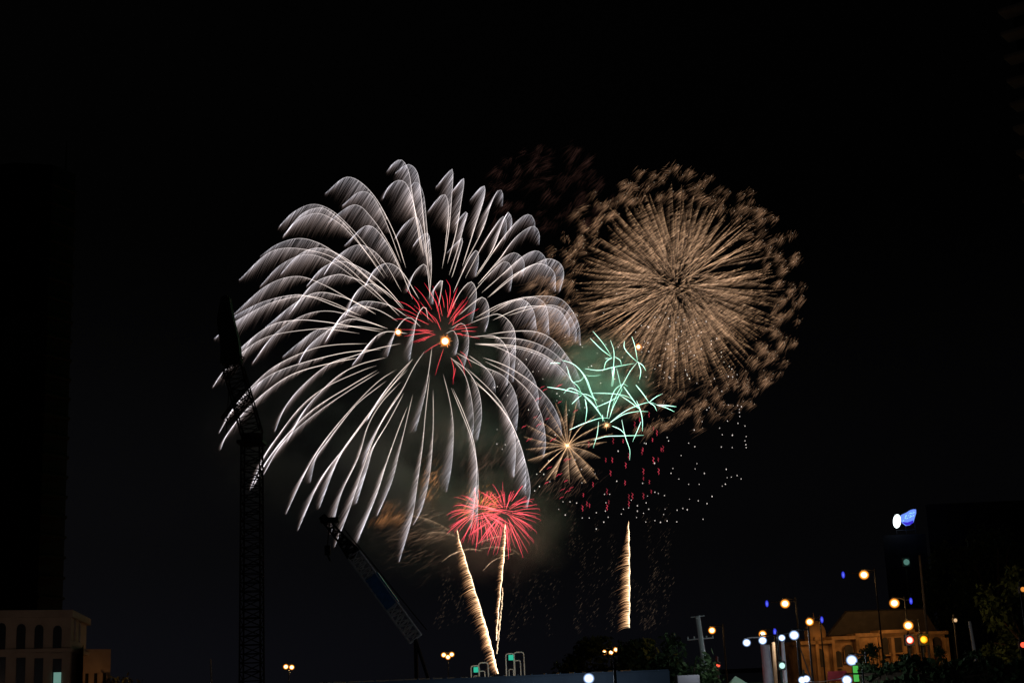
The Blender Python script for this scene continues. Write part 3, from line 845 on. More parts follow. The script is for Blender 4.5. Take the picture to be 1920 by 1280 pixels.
ARMS = [
 [(761,502),(739,436),(699,364),(653,332),(610,362)], [(752,492),(724,417),(699,369),(674,360),(642,385)],
 [(755,511),(733,464),(699,411),(664,384),(614,417)], [(774,561),(752,508),(721,449),(688,423),(646,460)],
 [(753,547),(724,496),(696,467),(666,460),(630,483),(608,514)], [(727,519),(692,467),(655,424),(621,394),(586,383),(550,398),(523,425)],
 [(721,521),(680,464),(650,424),(617,396),(596,390),(565,402),(532,441)], [(708,499),(655,436),(624,411),(592,400),(555,415),(531,444)],
 [(717,549),(677,511),(630,475),(596,455),(560,447),(520,458),(488,480)], [(699,546),(649,499),(605,475),(542,465),(499,477),(449,524)],
 [(735,560),(686,517),(646,483),(599,465),(560,478),(527,513)], [(724,571),(686,539),(630,496),(577,477),(527,496),(488,536)],
 [(757,577),(724,539),(686,508),(642,490),(605,502),(575,536)], [(749,592),(692,536),(655,519),(630,515),(586,533),(542,589)],
 [(705,589),(661,564),(605,533),(555,518),(499,536),(439,588)], [(757,581),(727,549),(696,532),(670,545),(652,583)],
 [(786,561),(755,511),(730,494),(705,503),(685,536)], [(677,591),(630,574),(585,557),(549,553),(490,567),(430,597)],
 [(674,592),(624,567),(574,555),(510,567),(441,603),(402,634)], [(705,589),(655,561),(599,548),(555,567),(497,614)],
 [(727,616),(671,596),(617,583),(567,592),(514,627),(474,680)], [(716,622),(639,608),(599,602),(555,600),(505,611),(452,652),(428,684)],
 [(674,625),(625,618),(586,617),(505,630),(453,661),(420,695),(400,724)], [(746,602),(711,582),(677,574),(645,587),(611,639)],
 [(764,594),(727,571),(680,565),(655,580),(646,596)], [(764,625),(724,622),(699,636),(661,683)],
 [(727,616),(690,604),(652,599),(608,624),(577,651),(561,680)], [(720,618),(665,612),(599,617),(560,643),(530,668)],
 [(689,644),(630,646),(583,655),(521,683),(480,716),(440,762),(411,811)], [(714,655),(646,661),(561,682),(505,704),(459,741),(420,788)],
 [(675,670),(623,680),(554,699),(505,729),(460,770),(426,814),(414,842)], [(752,644),(708,653),(660,668),(616,683),(564,726),(534,765),(516,808)],
 [(723,670),(675,683),(636,703),(600,735),(570,770),(539,827)], [(706,685),(675,696),(610,726),(564,762),(521,817),(495,857),(469,918)],
 [(707,694),(659,722),(590,765),(544,808),(505,857),(474,913)], [(711,697),(650,735),(585,780),(530,830),(492,893)],
 [(744,692),(708,716),(662,762),(610,824),(577,877),(537,962)], [(724,714),(675,752),(649,781),(615,825),(593,857),(582,904)],
 [(774,673),(751,703),(708,758),(652,831),(603,896),(559,993)], [(764,693),(724,735),(675,798),(636,857),(599,952)],
 [(751,716),(715,755),(690,798),(672,857),(640,925),(621,1000)], [(756,726),(724,775),(700,824),(680,880),(655,955),(628,1024)],
 [(757,737),(728,791),(701,837),(688,880),(669,942)], [(764,762),(745,810),(724,870),(705,930),(670,1016)],
 [(774,739),(762,790),(748,850),(734,905),(708,965)], [(806,701),(798,771),(792,837),(783,902),(773,968),(749,1052)],
 [(812,730),(812,804),(806,886),(792,950),(775,983)], [(831,701),(844,755),(850,804),(847,870),(838,920)],
 [(844,670),(877,696),(897,732),(903,778),(896,824)], [(846,727),(864,771),(884,824),(896,886),(895,984)],
 [(849,728),(871,778),(890,837),(893,905),(884,990)], [(810,651),(805,689),(797,738),(780,807)],
 [(803,600),(797,575),(783,592),(774,639),(768,677)], [(789,613),(767,595),(745,615),(727,667)],
 [(835,626),(850,620),(859,639),(855,664)], [(844,617),(867,606),(878,627),(878,655),(870,690)],
 [(847,577),(864,546),(883,528),(893,546),(891,575),(885,603)], [(860,591),(883,571),(905,557),(916,574),(916,600),(910,621)],
 [(877,608),(917,592),(939,590),(961,611),(967,645),(963,715)], [(891,596),(936,571),(977,561),(999,580),(1007,621)],
 [(911,588),(961,563),(999,557),(1024,574),(1030,627)], [(924,600),(977,577),(1017,574),(1049,582),(1067,611),(1068,630)],
 [(921,588),(965,564),(1014,555),(1055,563),(1083,602),(1089,646)], [(950,592),(1024,572),(1061,583),(1080,617),(1080,640)],
 [(913,627),(961,621),(1005,622),(1039,639),(1072,680),(1090,715)], [(880,632),(927,630),(950,652),(955,680),(951,722)],
 [(905,632),(977,636),(1024,652),(1058,680),(1072,708)], [(890,644),(946,649),(992,658),(1033,677),(1061,705)],
 [(890,645),(930,650),(972,673),(999,706),(1009,738),(1009,765)], [(895,644),(962,648),(1015,663),(1054,692),(1080,729),(1088,765)],
 [(905,670),(949,686),(995,715),(1028,748),(1048,784),(1054,815)], [(909,677),(956,702),(995,738),(1015,778),(1023,824),(1020,856)],
 [(853,660),(903,686),(940,702),(961,726),(971,761),(969,806)], [(879,666),(910,689),(926,712),(929,735)],
 [(874,689),(917,729),(943,761),(962,804),(967,843),(964,893)], [(884,712),(923,745),(956,788),(976,837),(990,886),(994,919),(989,952)],
 [(887,710),(915,738),(950,780),(972,824),(985,870),(986,925)], [(846,671),(871,702),(884,748),(888,794),(885,826)],
 [(829,503),(841,436),(847,370),(849,320),(839,325),(818,350)], [(839,494),(855,436),(864,383),(870,336),(858,346),(846,362)],
 [(834,470),(841,400),(838,370),(830,365),(817,377),(803,396)], [(867,499),(892,421),(907,374),(909,350),(900,353),(882,374)],
 [(871,496),(905,430),(920,385),(933,358),(941,358),(943,370),(942,386)], [(842,516),(858,467),(869,427),(877,398),(868,402),(854,420)],
 [(847,521),(860,480),(868,448),(858,453),(838,474)], [(850,549),(867,511),(883,480),(895,469),(897,492),(892,517)],
 [(872,522),(899,471),(924,430),(943,406),(950,421),(947,449)], [(891,519),(924,467),(942,420),(953,398),(960,414),(957,433)],
 [(893,519),(946,442),(974,411),(992,402),(1002,414),(1003,432)], [(896,533),(936,486),(967,445),(999,424),(1011,438),(1011,458)],
 [(903,549),(939,517),(977,483),(1005,470),(1022,483),(1026,503)], [(914,558),(961,517),(1005,494),(1030,485),(1052,496),(1057,517),(1050,546)],
 [(916,557),(958,523),(990,500),(1017,495),(1039,511),(1042,546)], [(878,560),(911,521),(936,496),(952,491),(961,511),(957,545)],
 [(896,532),(930,496),(949,480),(967,474),(982,489),(982,517)], [(794,480),(783,414),(766,352),(749,338),(730,349),(719,371)],
 [(790,470),(782,420),(774,370),(766,320),(753,300),(738,306),(726,321)], [(803,496),(797,440),(790,370),(783,325),(769,309),(755,313),(742,324)],
 [(806,499),(800,421),(794,364),(781,341),(766,353)], [(808,536),(800,483),(791,430),(780,407),(758,421),(742,446)],
]
ARMS2 = [
 [(805,561),(809,499),(806,455),(802,437),(786,446),(775,461)], [(806,552),(802,511),(796,495),(777,511),(764,546)],
 [(822,574),(828,539),(829,524),(814,542),(812,570)], [(797,657),(775,690),(752,735),(725,775),(700,820),(680,870)],
 [(774,673),(743,706),(713,745),(690,785)],
]
def willow():
    cx, cy = 825, 640
    c = V(cx, cy, D0)
    t = thing("willow_firework", c, "huge silvery white willow firework with drooping feathered arms, largest burst", "firework", "fireworks bursting in the night sky")
    t.location = c
    R = 400.0
    rr = random.Random(5)
    rest = Sparks(); parts = 0
    for pts in ARMS + ARMS2:
        p = np.array(pts, float)
        r = np.hypot(p[:, 0] - cx, p[:, 1] - cy)
        sgn = rr.choice((-1, 1))
        zt = sgn * math.sqrt(max(0, R * R - min(r.max(), R) ** 2)) * rr.uniform(.5, .9) * PX
        s = np.concatenate([[0], np.cumsum(np.hypot(*np.diff(p, axis=0).T))]); tot = s[-1]
        f0 = r[0] / (r[0] + tot)
        dep = zt * (f0 + (1 - f0) * (s / tot))
        low = p[-1, 1] > 780
        lm = min(58, 15 + tot * .24) * rr.uniform(.85, 1.15)
        zone = min(.70, (250 if low else 165) / tot)
        sp = Sparks() if parts < 99 else rest
        gain = rr.uniform(.75, 1.15)
        feather(sp, p, dep, lm, L0=1 - zone, peak=(1 - zone) + zone * (.62 if low else .5), spine_w=rr.uniform(.65, .9), spine_gain=gain,
                f_hot=tuple(np.array((.118, .118, .137)) * rr.uniform(.7, 1.2)))
        if sp is not rest:
            sp.build("spark_trail", t); parts += 1
    rest.build("spark_trail", t, "stuff")
willow()

def flare(px, py, d, r, label, power, col=(1, .75, .45)):
    p = V(px, py, d)
    t = thing("burning_flare", p, label, "flare"); t.location = p
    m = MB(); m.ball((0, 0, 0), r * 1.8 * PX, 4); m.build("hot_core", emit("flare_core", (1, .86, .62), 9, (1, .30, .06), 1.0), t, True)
    sp = Sparks(); n = 70
    u = rng.normal(size=(n, 3)); u /= np.linalg.norm(u, axis=1, keepdims=True)
    L = rng.uniform(2.0, 3.0, n)[:, None, None] * r * PX
    pts = np.array(p)[None, None] + u[:, None, :] * L * np.array([.5, .8, 1.0])[None, :, None]
    sp.strands(pts, np.tile(np.array([.5, .35, .05]) * PX, (n, 1)), np.tile(np.array([[1, .45, .15], [.7, .22, .06], [.2, .05, .02]]), (n, 1, 1)))
    sp.build("sparks", t, "stuff")
    point_light("flare_light", p + Vector((0, -r * PX * 1.6, 0)), col, power, t, .5)
flare(834.5, 639.5, D0, 5.5, "brightest glowing flare at the heart of the white willow", 24000)
flare(746.5, 622.5, D0, 3.6, "smaller glowing flare left of the willow's heart", 5000)
flare(1197, 650, D0 + 8, 3.2, "orange glowing flare above the green crossing trails", 1500, (1, .5, .3))

def trails(name, centre, label, strokes, tf, col_a, col_b, w, group="fireworks bursting in the night sky", dscale=.9, Dm=D0, maxp=100, R=None):
    """burst made of plain glowing strokes in photo pixels; centre sets the depth of each stroke"""
    c = V(*centre, Dm)
    t = thing(name, c, label, "firework", group); t.location = c
    rest = None
    Rm = R or max(math.hypot(*(np.array(tf(p)) - centre)) for s in strokes for p in s)
    rr = random.Random(len(strokes))
    for i, s in enumerate(strokes):
        p = np.array([tf(q) for q in s], float)
        r = np.hypot(p[:, 0] - centre[0], p[:, 1] - centre[1])
        sg = rr.choice((-1, 1)); far = math.sqrt(max(0, Rm ** 2 - r.max() ** 2)) * sg * dscale * PX
        dep = far * r / max(r.max(), 1)
        pw = P(p[:, 0], p[:, 1], Dm + dep)
        if i < maxp - 1: sp = Sparks()
        else:
            rest = rest or Sparks(); sp = rest
        g = rr.uniform(.75, 1.25)
        sp.path2(pw, np.array([.35, 1, 1, .8, .25]) * w * PX * rr.uniform(.8, 1.15), [np.array(col_a) * g, np.array(col_b) * g], n=18)
        if sp is not rest: sp.build("spark_trail", t)
    if rest: rest.build("spark_trail", t, "stuff")
    return t

Z2 = lambda q: (q[0] / 3.2 + 680, q[1] / 3.2 + 280)
Z4 = lambda q: (q[0] / 3.048 + 700, q[1] / 3.048 + 640)
Z6 = lambda q: (q[0] / 3.048 + 900, q[1] / 3.048 + 580)
red_core = [[Z2(p) for p in s] for s in (
 [(520,930),(525,830),(500,780)], [(540,1050),(552,1010),(563,980)], [(548,960),(545,920),(530,890)], [(478,1000),(455,900),(420,820)],
 [(455,960),(430,900),(370,800)], [(415,960),(365,880),(310,820)], [(470,1085),(440,1020),(395,980)], [(350,990),(330,920),(258,838)],
 [(340,1005),(260,965),(185,955)], [(330,980),(265,930),(190,905)], [(320,1050),(240,1018),(180,1022)], [(440,1115),(330,1085),(215,1080)],
 [(490,950),(482,900),(465,850)], [(512,980),(508,900),(495,840)], [(550,1080),(575,1050),(600,1050)], [(565,1105),(590,1106),(600,1125)],
 [(535,955),(550,930),(562,928)], [(345,1090),(390,1092),(440,1110)])]
red_core += [[Z4(p) for p in s] for s in ([(385,10),(340,30),(285,70)], [(402,40),(378,110),(353,195)], [(445,95),(460,160),(455,245)],
 [(495,55),(530,85),(562,150)], [(478,80),(508,130),(525,195)], [(470,150),(460,200),(450,215)])]
for q in range(26):
    a = math.radians(rnd.uniform(150, 395)); r0_, r1_ = rnd.uniform(18, 45), rnd.uniform(60, 100)
    if math.sin(a) > .3: r1_ *= .7
    cc_, ss_ = math.cos(a), math.sin(a)
    red_core.append([(830 + cc_ * r * .8, 622 + ss_ * r + (r / 100) ** 2 * 8) for r in (r0_, (r0_ + r1_) / 2, r1_)])
trails("red_palm_firework", (828, 632), "small red burst of short trails inside the white willow", red_core, lambda q: q, (1.8, .17, .18), (1.1, .03, .08), .42)

# ---- green crossette
green = [[(645,125),(700,190),(750,265)],[(630,165),(690,225),(755,275)],[(745,175),(763,230),(765,290),(752,440)],[(755,275),(720,300),(708,345)],
 [(770,270),(800,290),(808,318)],[(712,280),(755,280)],[(868,155),(885,210),(900,295)],[(825,180),(825,220),(860,265),(900,300)],[(900,300),(930,320),(948,350)],
 [(903,300),(918,350),(912,400)],[(600,338),(680,348),(760,330),(880,308)],[(900,300),(860,350),(820,420),(775,500),(745,600)],[(780,335),(800,420),(812,470)],
 [(400,308),(435,305),(460,308)],[(470,290),(530,310),(575,350),(610,400),(640,480),(680,580)],[(495,325),(520,400),(560,440),(580,480)],[(600,375),(640,380),(690,375)],
 [(535,415),(575,405),(600,375)],[(385,443),(480,458),(580,485)],[(478,480),(510,450),(550,460),(590,485)],[(525,540),(560,505),(585,487)],[(600,510),(610,570),(602,640)],
 [(585,480),(640,530),(690,600),(712,640)],[(590,490),(650,550),(700,620)],[(640,478),(740,480),(820,490),(875,515)],[(725,620),(740,540),(770,460),(820,425),(845,440)],
 [(740,620),(760,560),(800,480),(815,450)],[(660,560),(730,530),(795,495)],[(820,440),(870,510),(920,580)],[(800,490),(860,530),(920,575)],[(890,430),(930,480),(965,530)],
 [(965,530),(1005,500),(1038,483)],[(1010,545),(1060,548),(1122,555)],[(1010,545),(1060,560),(1110,583)],[(965,530),(995,550),(1010,580)],
 [(745,645),(800,600),(870,560),(965,530),(1010,545)],[(745,645),(820,600),(900,582),(960,583)],[(895,520),(920,590),(928,640),(928,695)],[(920,640),(900,690),(872,755)],
 [(512,687),(600,648),(690,620),(740,622)],[(678,640),(668,720),(647,790)],[(755,665),(800,685),(835,720)],[(810,630),(828,720),(855,800),(855,860)],
 [(650,745),(720,725),(800,722),(935,718)],[(700,600),(702,640)],[(575,350),(605,400),(640,490),(672,520)],[(753,330),(758,380),(768,330),(758,440)],[(580,480),(620,490),(668,520)]]
c = V(1137, 790, D0 - 10)
gt = trails("crossette_firework", (1137, 790), "green white burst whose trails cross and fork like twigs", green, Z6, (1.5, 2.4, 2.0), (.8, 1.9, 1.35), .72, Dm=D0 - 10, R=190)
point_light("burst_light", V(1137, 725, D0 - 12), (.25, 1, .5), 30000, gt, 2.0)
sp = Sparks(); n = 60; u = rng.normal(size=(n, 3)); u /= np.linalg.norm(u, axis=1, keepdims=True)
sp.strands(np.array(V(1137, 797, D0 - 10))[None, None] + u[:, None] * np.array([.3, 1.2, 2.0])[None, :, None] * 5 * PX * rng.uniform(.5, 1.2, (n, 1, 1)),
           np.tile(np.array([.5, .35, .08]) * PX, (n, 1)), np.tile(np.array([[.8, .45, .2], [.5, .25, .1], [.1, .05, .02]]), (n, 1, 1)))
sp.build("ember_core", gt, "stuff")

# ---- golden chrysanthemum: rays on a sphere, each a fuzzy plume
def sphere_dirs(n, seed, jit=.3):
    g = np.random.default_rng(seed)
    i = np.arange(n) + .5
    ph = np.arccos(1 - 2 * i / n); th = math.pi * (1 + 5 ** .5) * i
    d = np.stack([np.cos(th) * np.sin(ph), np.sin(th) * np.sin(ph), np.cos(ph)], -1) + g.normal(0, jit / math.sqrt(n) * 2, (n, 3))
    return d / np.linalg.norm(d, axis=1, keepdims=True)

def chrysanthemum(name, cx, cy, R, n, label, Dm, seed, plume=22, hot=(.42, .235, .125), cold=(.10, .055, .03), r0=.08, r1=1.0, wind=(-.80, .45),
                  step=1.7, squash=(1, 1), bend=10, spine=.45, sag=(0, 0), dens=1.0, tips=False, gain=1.0):
    # every ray is a thin bright line with a short comb of embers
    c = V(cx, cy, Dm); t = thing(name, c, label, "firework", "fireworks bursting in the night sky"); t.location = c
    dirs = sphere_dirs(n, seed); g = np.random.default_rng(seed)
    order = np.argsort(-np.abs(dirs[:, 0]) - np.abs(dirs[:, 1]))
    rest = Sparks(); used = 0; wind = np.array(wind) / np.hypot(*wind)
    for i in order:
        d = dirs[i]; rr_ = R * g.uniform(.9, 1.04); k = np.linspace(r0 + g.uniform(0, .42), r1 * g.uniform(.86, 1.03), 5); jx, jy = g.normal(0, 9, 2)
        x = cx + d[0] * rr_ * k + jx * (1.3 - k); y = cy + d[1] * rr_ * k + bend * g.uniform(.5, 1.6) * k * k + jy * (1.3 - k)
        z = d[2] * rr_ * k * PX
        sp = rest if used >= 99 else Sparks()
        b = g.uniform(.35, 1.2) * gain * .62
        feather(sp, np.stack([x, y], -1), z, plume * g.uniform(.7, 1.3), L0=0.02, peak=.55, wind=wind, spine_w=.42, spine_gain=spine * b,
                c_in=np.array(hot) * 1.3, c_out=np.array(hot) * 1.1, f_hot=tuple(np.array(hot) * b), f_cold=cold, step=step, fw=.44, drop=.6, Dm=Dm)
        if sp is not rest: sp.build("spark_trail", t); used += 1
    if rest.n: rest.build("spark_trail", t, "stuff")
    sp = Sparks()                                    # rays that come towards the viewer fill the middle with short combs
    for q in range(46):
        a = g.uniform(0, 6.28); r_ = abs(g.normal(0, 26)); x0, y0 = cx + math.cos(a) * r_, cy + math.sin(a) * r_
        e = (x0 + math.cos(a) * g.uniform(6, 18), y0 + math.sin(a) * g.uniform(6, 18) + 3)
        feather(sp, [(x0, y0), ((x0 + e[0]) / 2, (y0 + e[1]) / 2 - 1), e], [-R * PX * .6, -R * PX * .75, -R * PX * .9], 14, L0=.0, peak=.5, wind=wind, spine_w=.45, spine_gain=.5,
                c_in=np.array(hot), c_out=np.array(hot), f_hot=tuple(np.array(hot) * .55), f_cold=cold, step=1.0, fw=.44, Dm=Dm)
    sp.build("central_embers", t, "stuff")
    return t
chrysanthemum("chrysanthemum_firework", 1268, 538, 203, 430, "dense golden brown round burst of straight rays, upper right", D0 + 40, 21, plume=19, bend=12, gain=1.0, step=1.5, spine=.46)

def tufts(sp, x, y, z, Dm, L, hot, n=30, wind=(-.78, .62), spread=.13, tip=True, fw=.32, w0=8):
    """ember tuft trailing down-wind from a star"""
    ang = rng.normal(0, spread, n); wd = np.array(wind) / np.hypot(*wind)
    wx = wd[0] * np.cos(ang) - wd[1] * np.sin(ang); wy = wd[0] * np.sin(ang) + wd[1] * np.cos(ang)
    ll = L * rng.uniform(.35, 1.1, n); ox = rng.normal(0, w0 * .5, n); oy = rng.normal(0, w0 * .5, n)
    s = np.linspace(.06, 1, 5)
    X = x - np.abs(oy)[:, None] * .3 + ox[:, None] + (wx * ll)[:, None] * s; Y = y + oy[:, None] + (wy * ll)[:, None] * s + 2.5 * s * s
    Zz = z + rng.normal(0, 1.0, n)[:, None] * s
    w = np.array([.25, .9, .7, .35, .05])
    col = np.array(hot)[None, None] * w[None, :, None] * rng.uniform(.35, 1.3, n)[:, None, None]
    sp.strands(P(X, Y, Dm + Zz), fw * PX * np.tile(np.array([.6, 1, 1, .8, .2]), (n, 1)), col)
    if tip:
        dot(sp, x, y, Dm + z, .55, (.9, .72, .55))
def dot(sp, x, y, Y, r, col, st=0.0):
    p = P(x, y, Y); u = np.array([[.3, 0, 1], [1, 0, -.2]]); 
    pts = p[None] + np.array([[-.15, 0, -1.0 - st], [-.08, 0, -.5 - st * .5], [.0, 0, .0], [.08, 0, .5], [.1, 0, 1.0]]) * r * PX
    sp.strands(pts[None], np.array([[.05, .85, 1, .85, .05]]) * r * PX, np.tile(np.array(col, float), (1, 5, 1)))

def ring_burst(name, cx, cy, R, n, label, Dm, seed, hot, L, inner=.97, band=None, tip=True, nf=26, group="fireworks bursting in the night sky", keep=None):
    # tufts of one shell
    c = V(cx, cy, Dm); t = thing(name, c, label, "firework", group); t.location = c
    dirs = sphere_dirs(n, seed, .5); g = np.random.default_rng(seed)
    order = np.argsort(-(dirs[:, 0] ** 2 + dirs[:, 1] ** 2)); rest = Sparks(); used = 0
    for i in order:
        d = dirs[i]; r = R * g.uniform(inner, 1.02)
        x, y, z = cx + d[0] * r, cy + d[1] * r, d[2] * r * PX
        if keep and not keep(x, y): continue
        sp = rest if used >= 99 else Sparks()
        h = np.array(hot) * g.uniform(.5, 1.25)
        tufts(sp, x, y, z, Dm, L * g.uniform(.5, 1.5), h, nf, wind=(-.78, .62 + g.normal(0, .25)), tip=tip and g.random() < .8)
        if sp is not rest: sp.build("ember_tuft", t); used += 1
    if rest.n: rest.build("ember_tuft", t, "stuff")
    return t
ring_burst("ring_firework", 1268, 560, 249, 560, "outer shell of loose brown ember tufts around the golden round burst", D0 + 40, 5, (.155, .085, .047), 17, inner=.80, nf=26,
           keep=lambda x, y: math.hypot(x - 1268, (y - 545)) > 176)
ring_burst("fading_firework", 1035, 372, 118, 110, "faint dying reddish burst high between the two big bursts", D0 + 80, 9, (.020, .009, .007), 26, inner=.6, tip=False, nf=18,
           keep=lambda x, y: y < 430)
tt = ring_burst("glitter_shell", 1005, 600, 120, 90, "dim brown ember puffs seen between the willow and golden burst", D0 + 70, 12, (.15, .085, .05), 34, inner=.3, tip=False, nf=26,
           keep=lambda x, y: x > 1000 and 430 < y < 640)

# ---- small golden palm
def palm():
    cx, cy = 1064, 835; Dm = D0 - 5
    c = V(cx, cy, Dm); t = thing("palm_firework", c, "small golden burst of soft arms, lower left of the green one", "firework", "fireworks bursting in the night sky"); t.location = c
    arms = [((1063,790),(1062,750)),((1075,790),(1082,752)),((1090,800),(1120,776)),((1095,812),(1140,790)),((1100,832),(1138,828)),((1100,845),(1126,858)),((1090,858),(1115,882)),
            ((1080,868),(1092,895)),((1066,872),(1068,905)),((1050,866),(1040,898)),((1035,860),(1012,884)),((1025,850),(990,862)),((1020,838),(985,842)),((1020,828),(982,818)),
            ((1025,815),(985,795)),((1035,805),(1000,780)),((1045,795),(1022,758)),((1056,790),(1042,755)),((1108,823),(1150,812)),((1045,872),(1025,900)),((1084,880),(1100,905)),((1098,868),(1122,898))]
    for i, (m, e) in enumerate(arms):
        sp = Sparks(); z = (rnd.random() - .5) * 60 * PX
        pts = [(cx + (m[0] - cx) * .08, cy + (m[1] - cy) * .08), m, e]
        feather(sp, pts, [0, z * .5, z], 18 if e[1] < 850 else 30, L0=.02, peak=.55, wind=(-.7, .6), spine_w=.6, c_in=(.75, .42, .2), c_out=(.42, .24, .13), f_hot=(.25, .15, .085), f_cold=(.05, .03, .017),
                step=.7, fw=.42, Dm=Dm, spine_gain=.75)
        sp.build("spark_trail", t)
    sp = Sparks(); n = 160; u = rng.normal(size=(n, 3)); u /= np.linalg.norm(u, axis=1, keepdims=True)
    pts = np.array(V(cx, cy, Dm))[None, None] + u[:, None] * np.array([.02, .5, 1.0])[None, :, None] * 22 * PX * rng.uniform(.4, 1.3, (n, 1, 1))
    sp.strands(pts, np.tile(np.array([.5, .45, .1]) * PX, (n, 1)), np.tile(np.array([[.30, .17, .085], [.16, .09, .045], [.02, .01, .005]]), (n, 1, 1)))
    sp.build("glowing_core", t, "stuff")
palm()

# ---- red peonies
def peony(cx, cy, R, n, label, seed, sx=1.0, sy=1.0, Dm=D0 - 30, cut=None):
    dirs = sphere_dirs(n, seed, .5); g = np.random.default_rng(seed); st = []
    for d in dirs:
        r = R * g.uniform(.85, 1.12)
        if math.hypot(d[0], d[1]) < .12: continue
        a = []
        k0 = g.uniform(.15, .6)
        cv = g.uniform(-4, 4)
        for k in (k0, k0 + (1 - k0) * .4, k0 + (1 - k0) * .75, 1.0):
            a.append((cx + d[0] * r * sx * k + d[1] * cv * k * (1 - k) * 3, cy + d[1] * r * sy * k + 13 * k * k - 4 - d[0] * cv * k * (1 - k) * 3))
        e = a[-1]; a.append((e[0] + g.uniform(-3, 1), e[1] + g.uniform(1.5, 4)))
        st.append(a)
    return trails("peony_firework", (cx, cy), label, st, lambda q: q, (1.9, .19, .22), (1.5, .08, .17), .35, Dm=Dm, R=R * 1.2)
p1 = peony(946, 966, 68, 100, "bright red spiky ball burst at the top of the upright comet", 31)
p2 = peony(900, 962, 58, 92, "paler red ball burst overlapping the left side of the bright red one", 32, 1.08, .95)
point_light("burst_light", V(944, 984, D0 - 34), (1, .35, .25), 12000, p1, 1.0)

# ---- orange and brown falling embers
def ember_patch(label, clusters, hot, n, L, wind=(-.55, .7), name="falling_embers", Dm=D0 + 10, spread=.2, fw=.34):
    c = V(clusters[0][0], clusters[0][1], Dm); t = thing(name, c, label, "embers"); t.location = c
    for (x, y, sx, sy, gain) in clusters:
        sp = Sparks()
        X0 = x + rng.normal(0, sx, n); Y0 = y + rng.normal(0, sy, n) 
        ang = rng.normal(0, spread, n); wd = np.array(wind) / np.hypot(*wind)
        wx = wd[0] * np.cos(ang) - wd[1] * np.sin(ang); wy = wd[0] * np.sin(ang) + wd[1] * np.cos(ang)
        ll = L * rng.uniform(.3, 1.2, n); s = np.linspace(0, 1, 4)
        X = X0[:, None] + (wx * ll)[:, None] * s; Y = Y0[:, None] + (wy * ll)[:, None] * s + 1.5 * s * s
        Zz = rng.normal(0, 6, n)[:, None] + 0 * s
        fall = np.exp(-.5 * (((X0 - x) / (sx * 1.4)) ** 2 + ((Y0 - y) / (sy * 1.4)) ** 2))
        col = np.array(hot)[None, None] * gain * (rng.uniform(.2, 1.4, n) ** 1.5 * fall)[:, None, None] * np.array([.8, 1, .6, .1])[None, :, None]
        sp.strands(P(X, Y, Dm + Zz), fw * PX * np.tile(np.array([.4, 1, .9, .15]), (n, 1)), col)
        sp.build("ember_cloud", t, "stuff")
    return t
ember_patch("orange embers falling beside the willow's longest drooping arms", [(815,890,15,20,1),(805,920,12,16,.6),(738,950,14,12,.5),(722,970,10,6,.6),(752,968,9,6,.5)], (.34, .14, .05), 100, 22)
ember_patch("orange glowing embers behind the paler red ball burst", [(900,935,18,18,1.0),(880,955,14,14,.6),(925,940,12,12,.6)], (.75, .30, .05), 150, 14)
ember_patch("brown ember wisps left of the slanting comet", [(800,962,26,8,.7),(815,1000,24,8,.5),(845,995,16,10,.6),(770,985,24,14,.35),(800,1040,30,18,.25),(760,1010,24,14,.25)], (.24, .14, .085), 110, 30, (-.9, .35))
ember_patch("soft brown embers under the small golden burst and behind willow", [(985,760,34,40,.22),(930,840,40,30,.22),(840,800,30,40,.2),(905,870,30,20,.22),(1050,900,40,20,.3),(940,1010,40,20,.28),(870,790,40,40,.16)], (.26, .15, .10), 230, 26, (-.6, .75))
ember_patch("soft brown sparks filling the space below the golden round burst", [(1215,690,50,30,.5),(1150,620,40,36,.5),(1245,720,40,20,.4),(1300,690,40,30,.4),(1100,600,30,30,.4)], (.24, .14, .08), 200, 24, (-.8, .5), Dm=D0 + 40)
def arcs():
    c = V(880, 1035, D0); t = thing("golden_wisps", c, "curling pale gold wisps across the two comets", "embers"); t.location = c
    for p, g in (([(828,1053),(850,1037),(880,1028),(905,1032)], .8), ([(905,1070),(925,1050),(945,1042),(965,1036)], .6), ([(890,1020),(915,1010),(940,1004),(960,1012)], .5),
                 ([(765,965),(800,972),(830,985),(850,1000)], .4), ([(900,1028),(930,1024),(962,1030),(975,1040)], .5), ([(800,1000),(820,996),(845,1000),(858,1008)], .4)):
        sp = Sparks(); feather(sp, p, [0] * 4, 13, L0=.0, peak=.5, wind=(-.8, .6), spine_w=.5, c_in=(.35 * g, .22 * g, .12 * g), c_out=(.45 * g, .28 * g, .15 * g), f_hot=(.34 * g, .21 * g, .12 * g), f_cold=(.05, .03, .02), fw=.4)
        sp.build("spark_trail", t)
arcs()

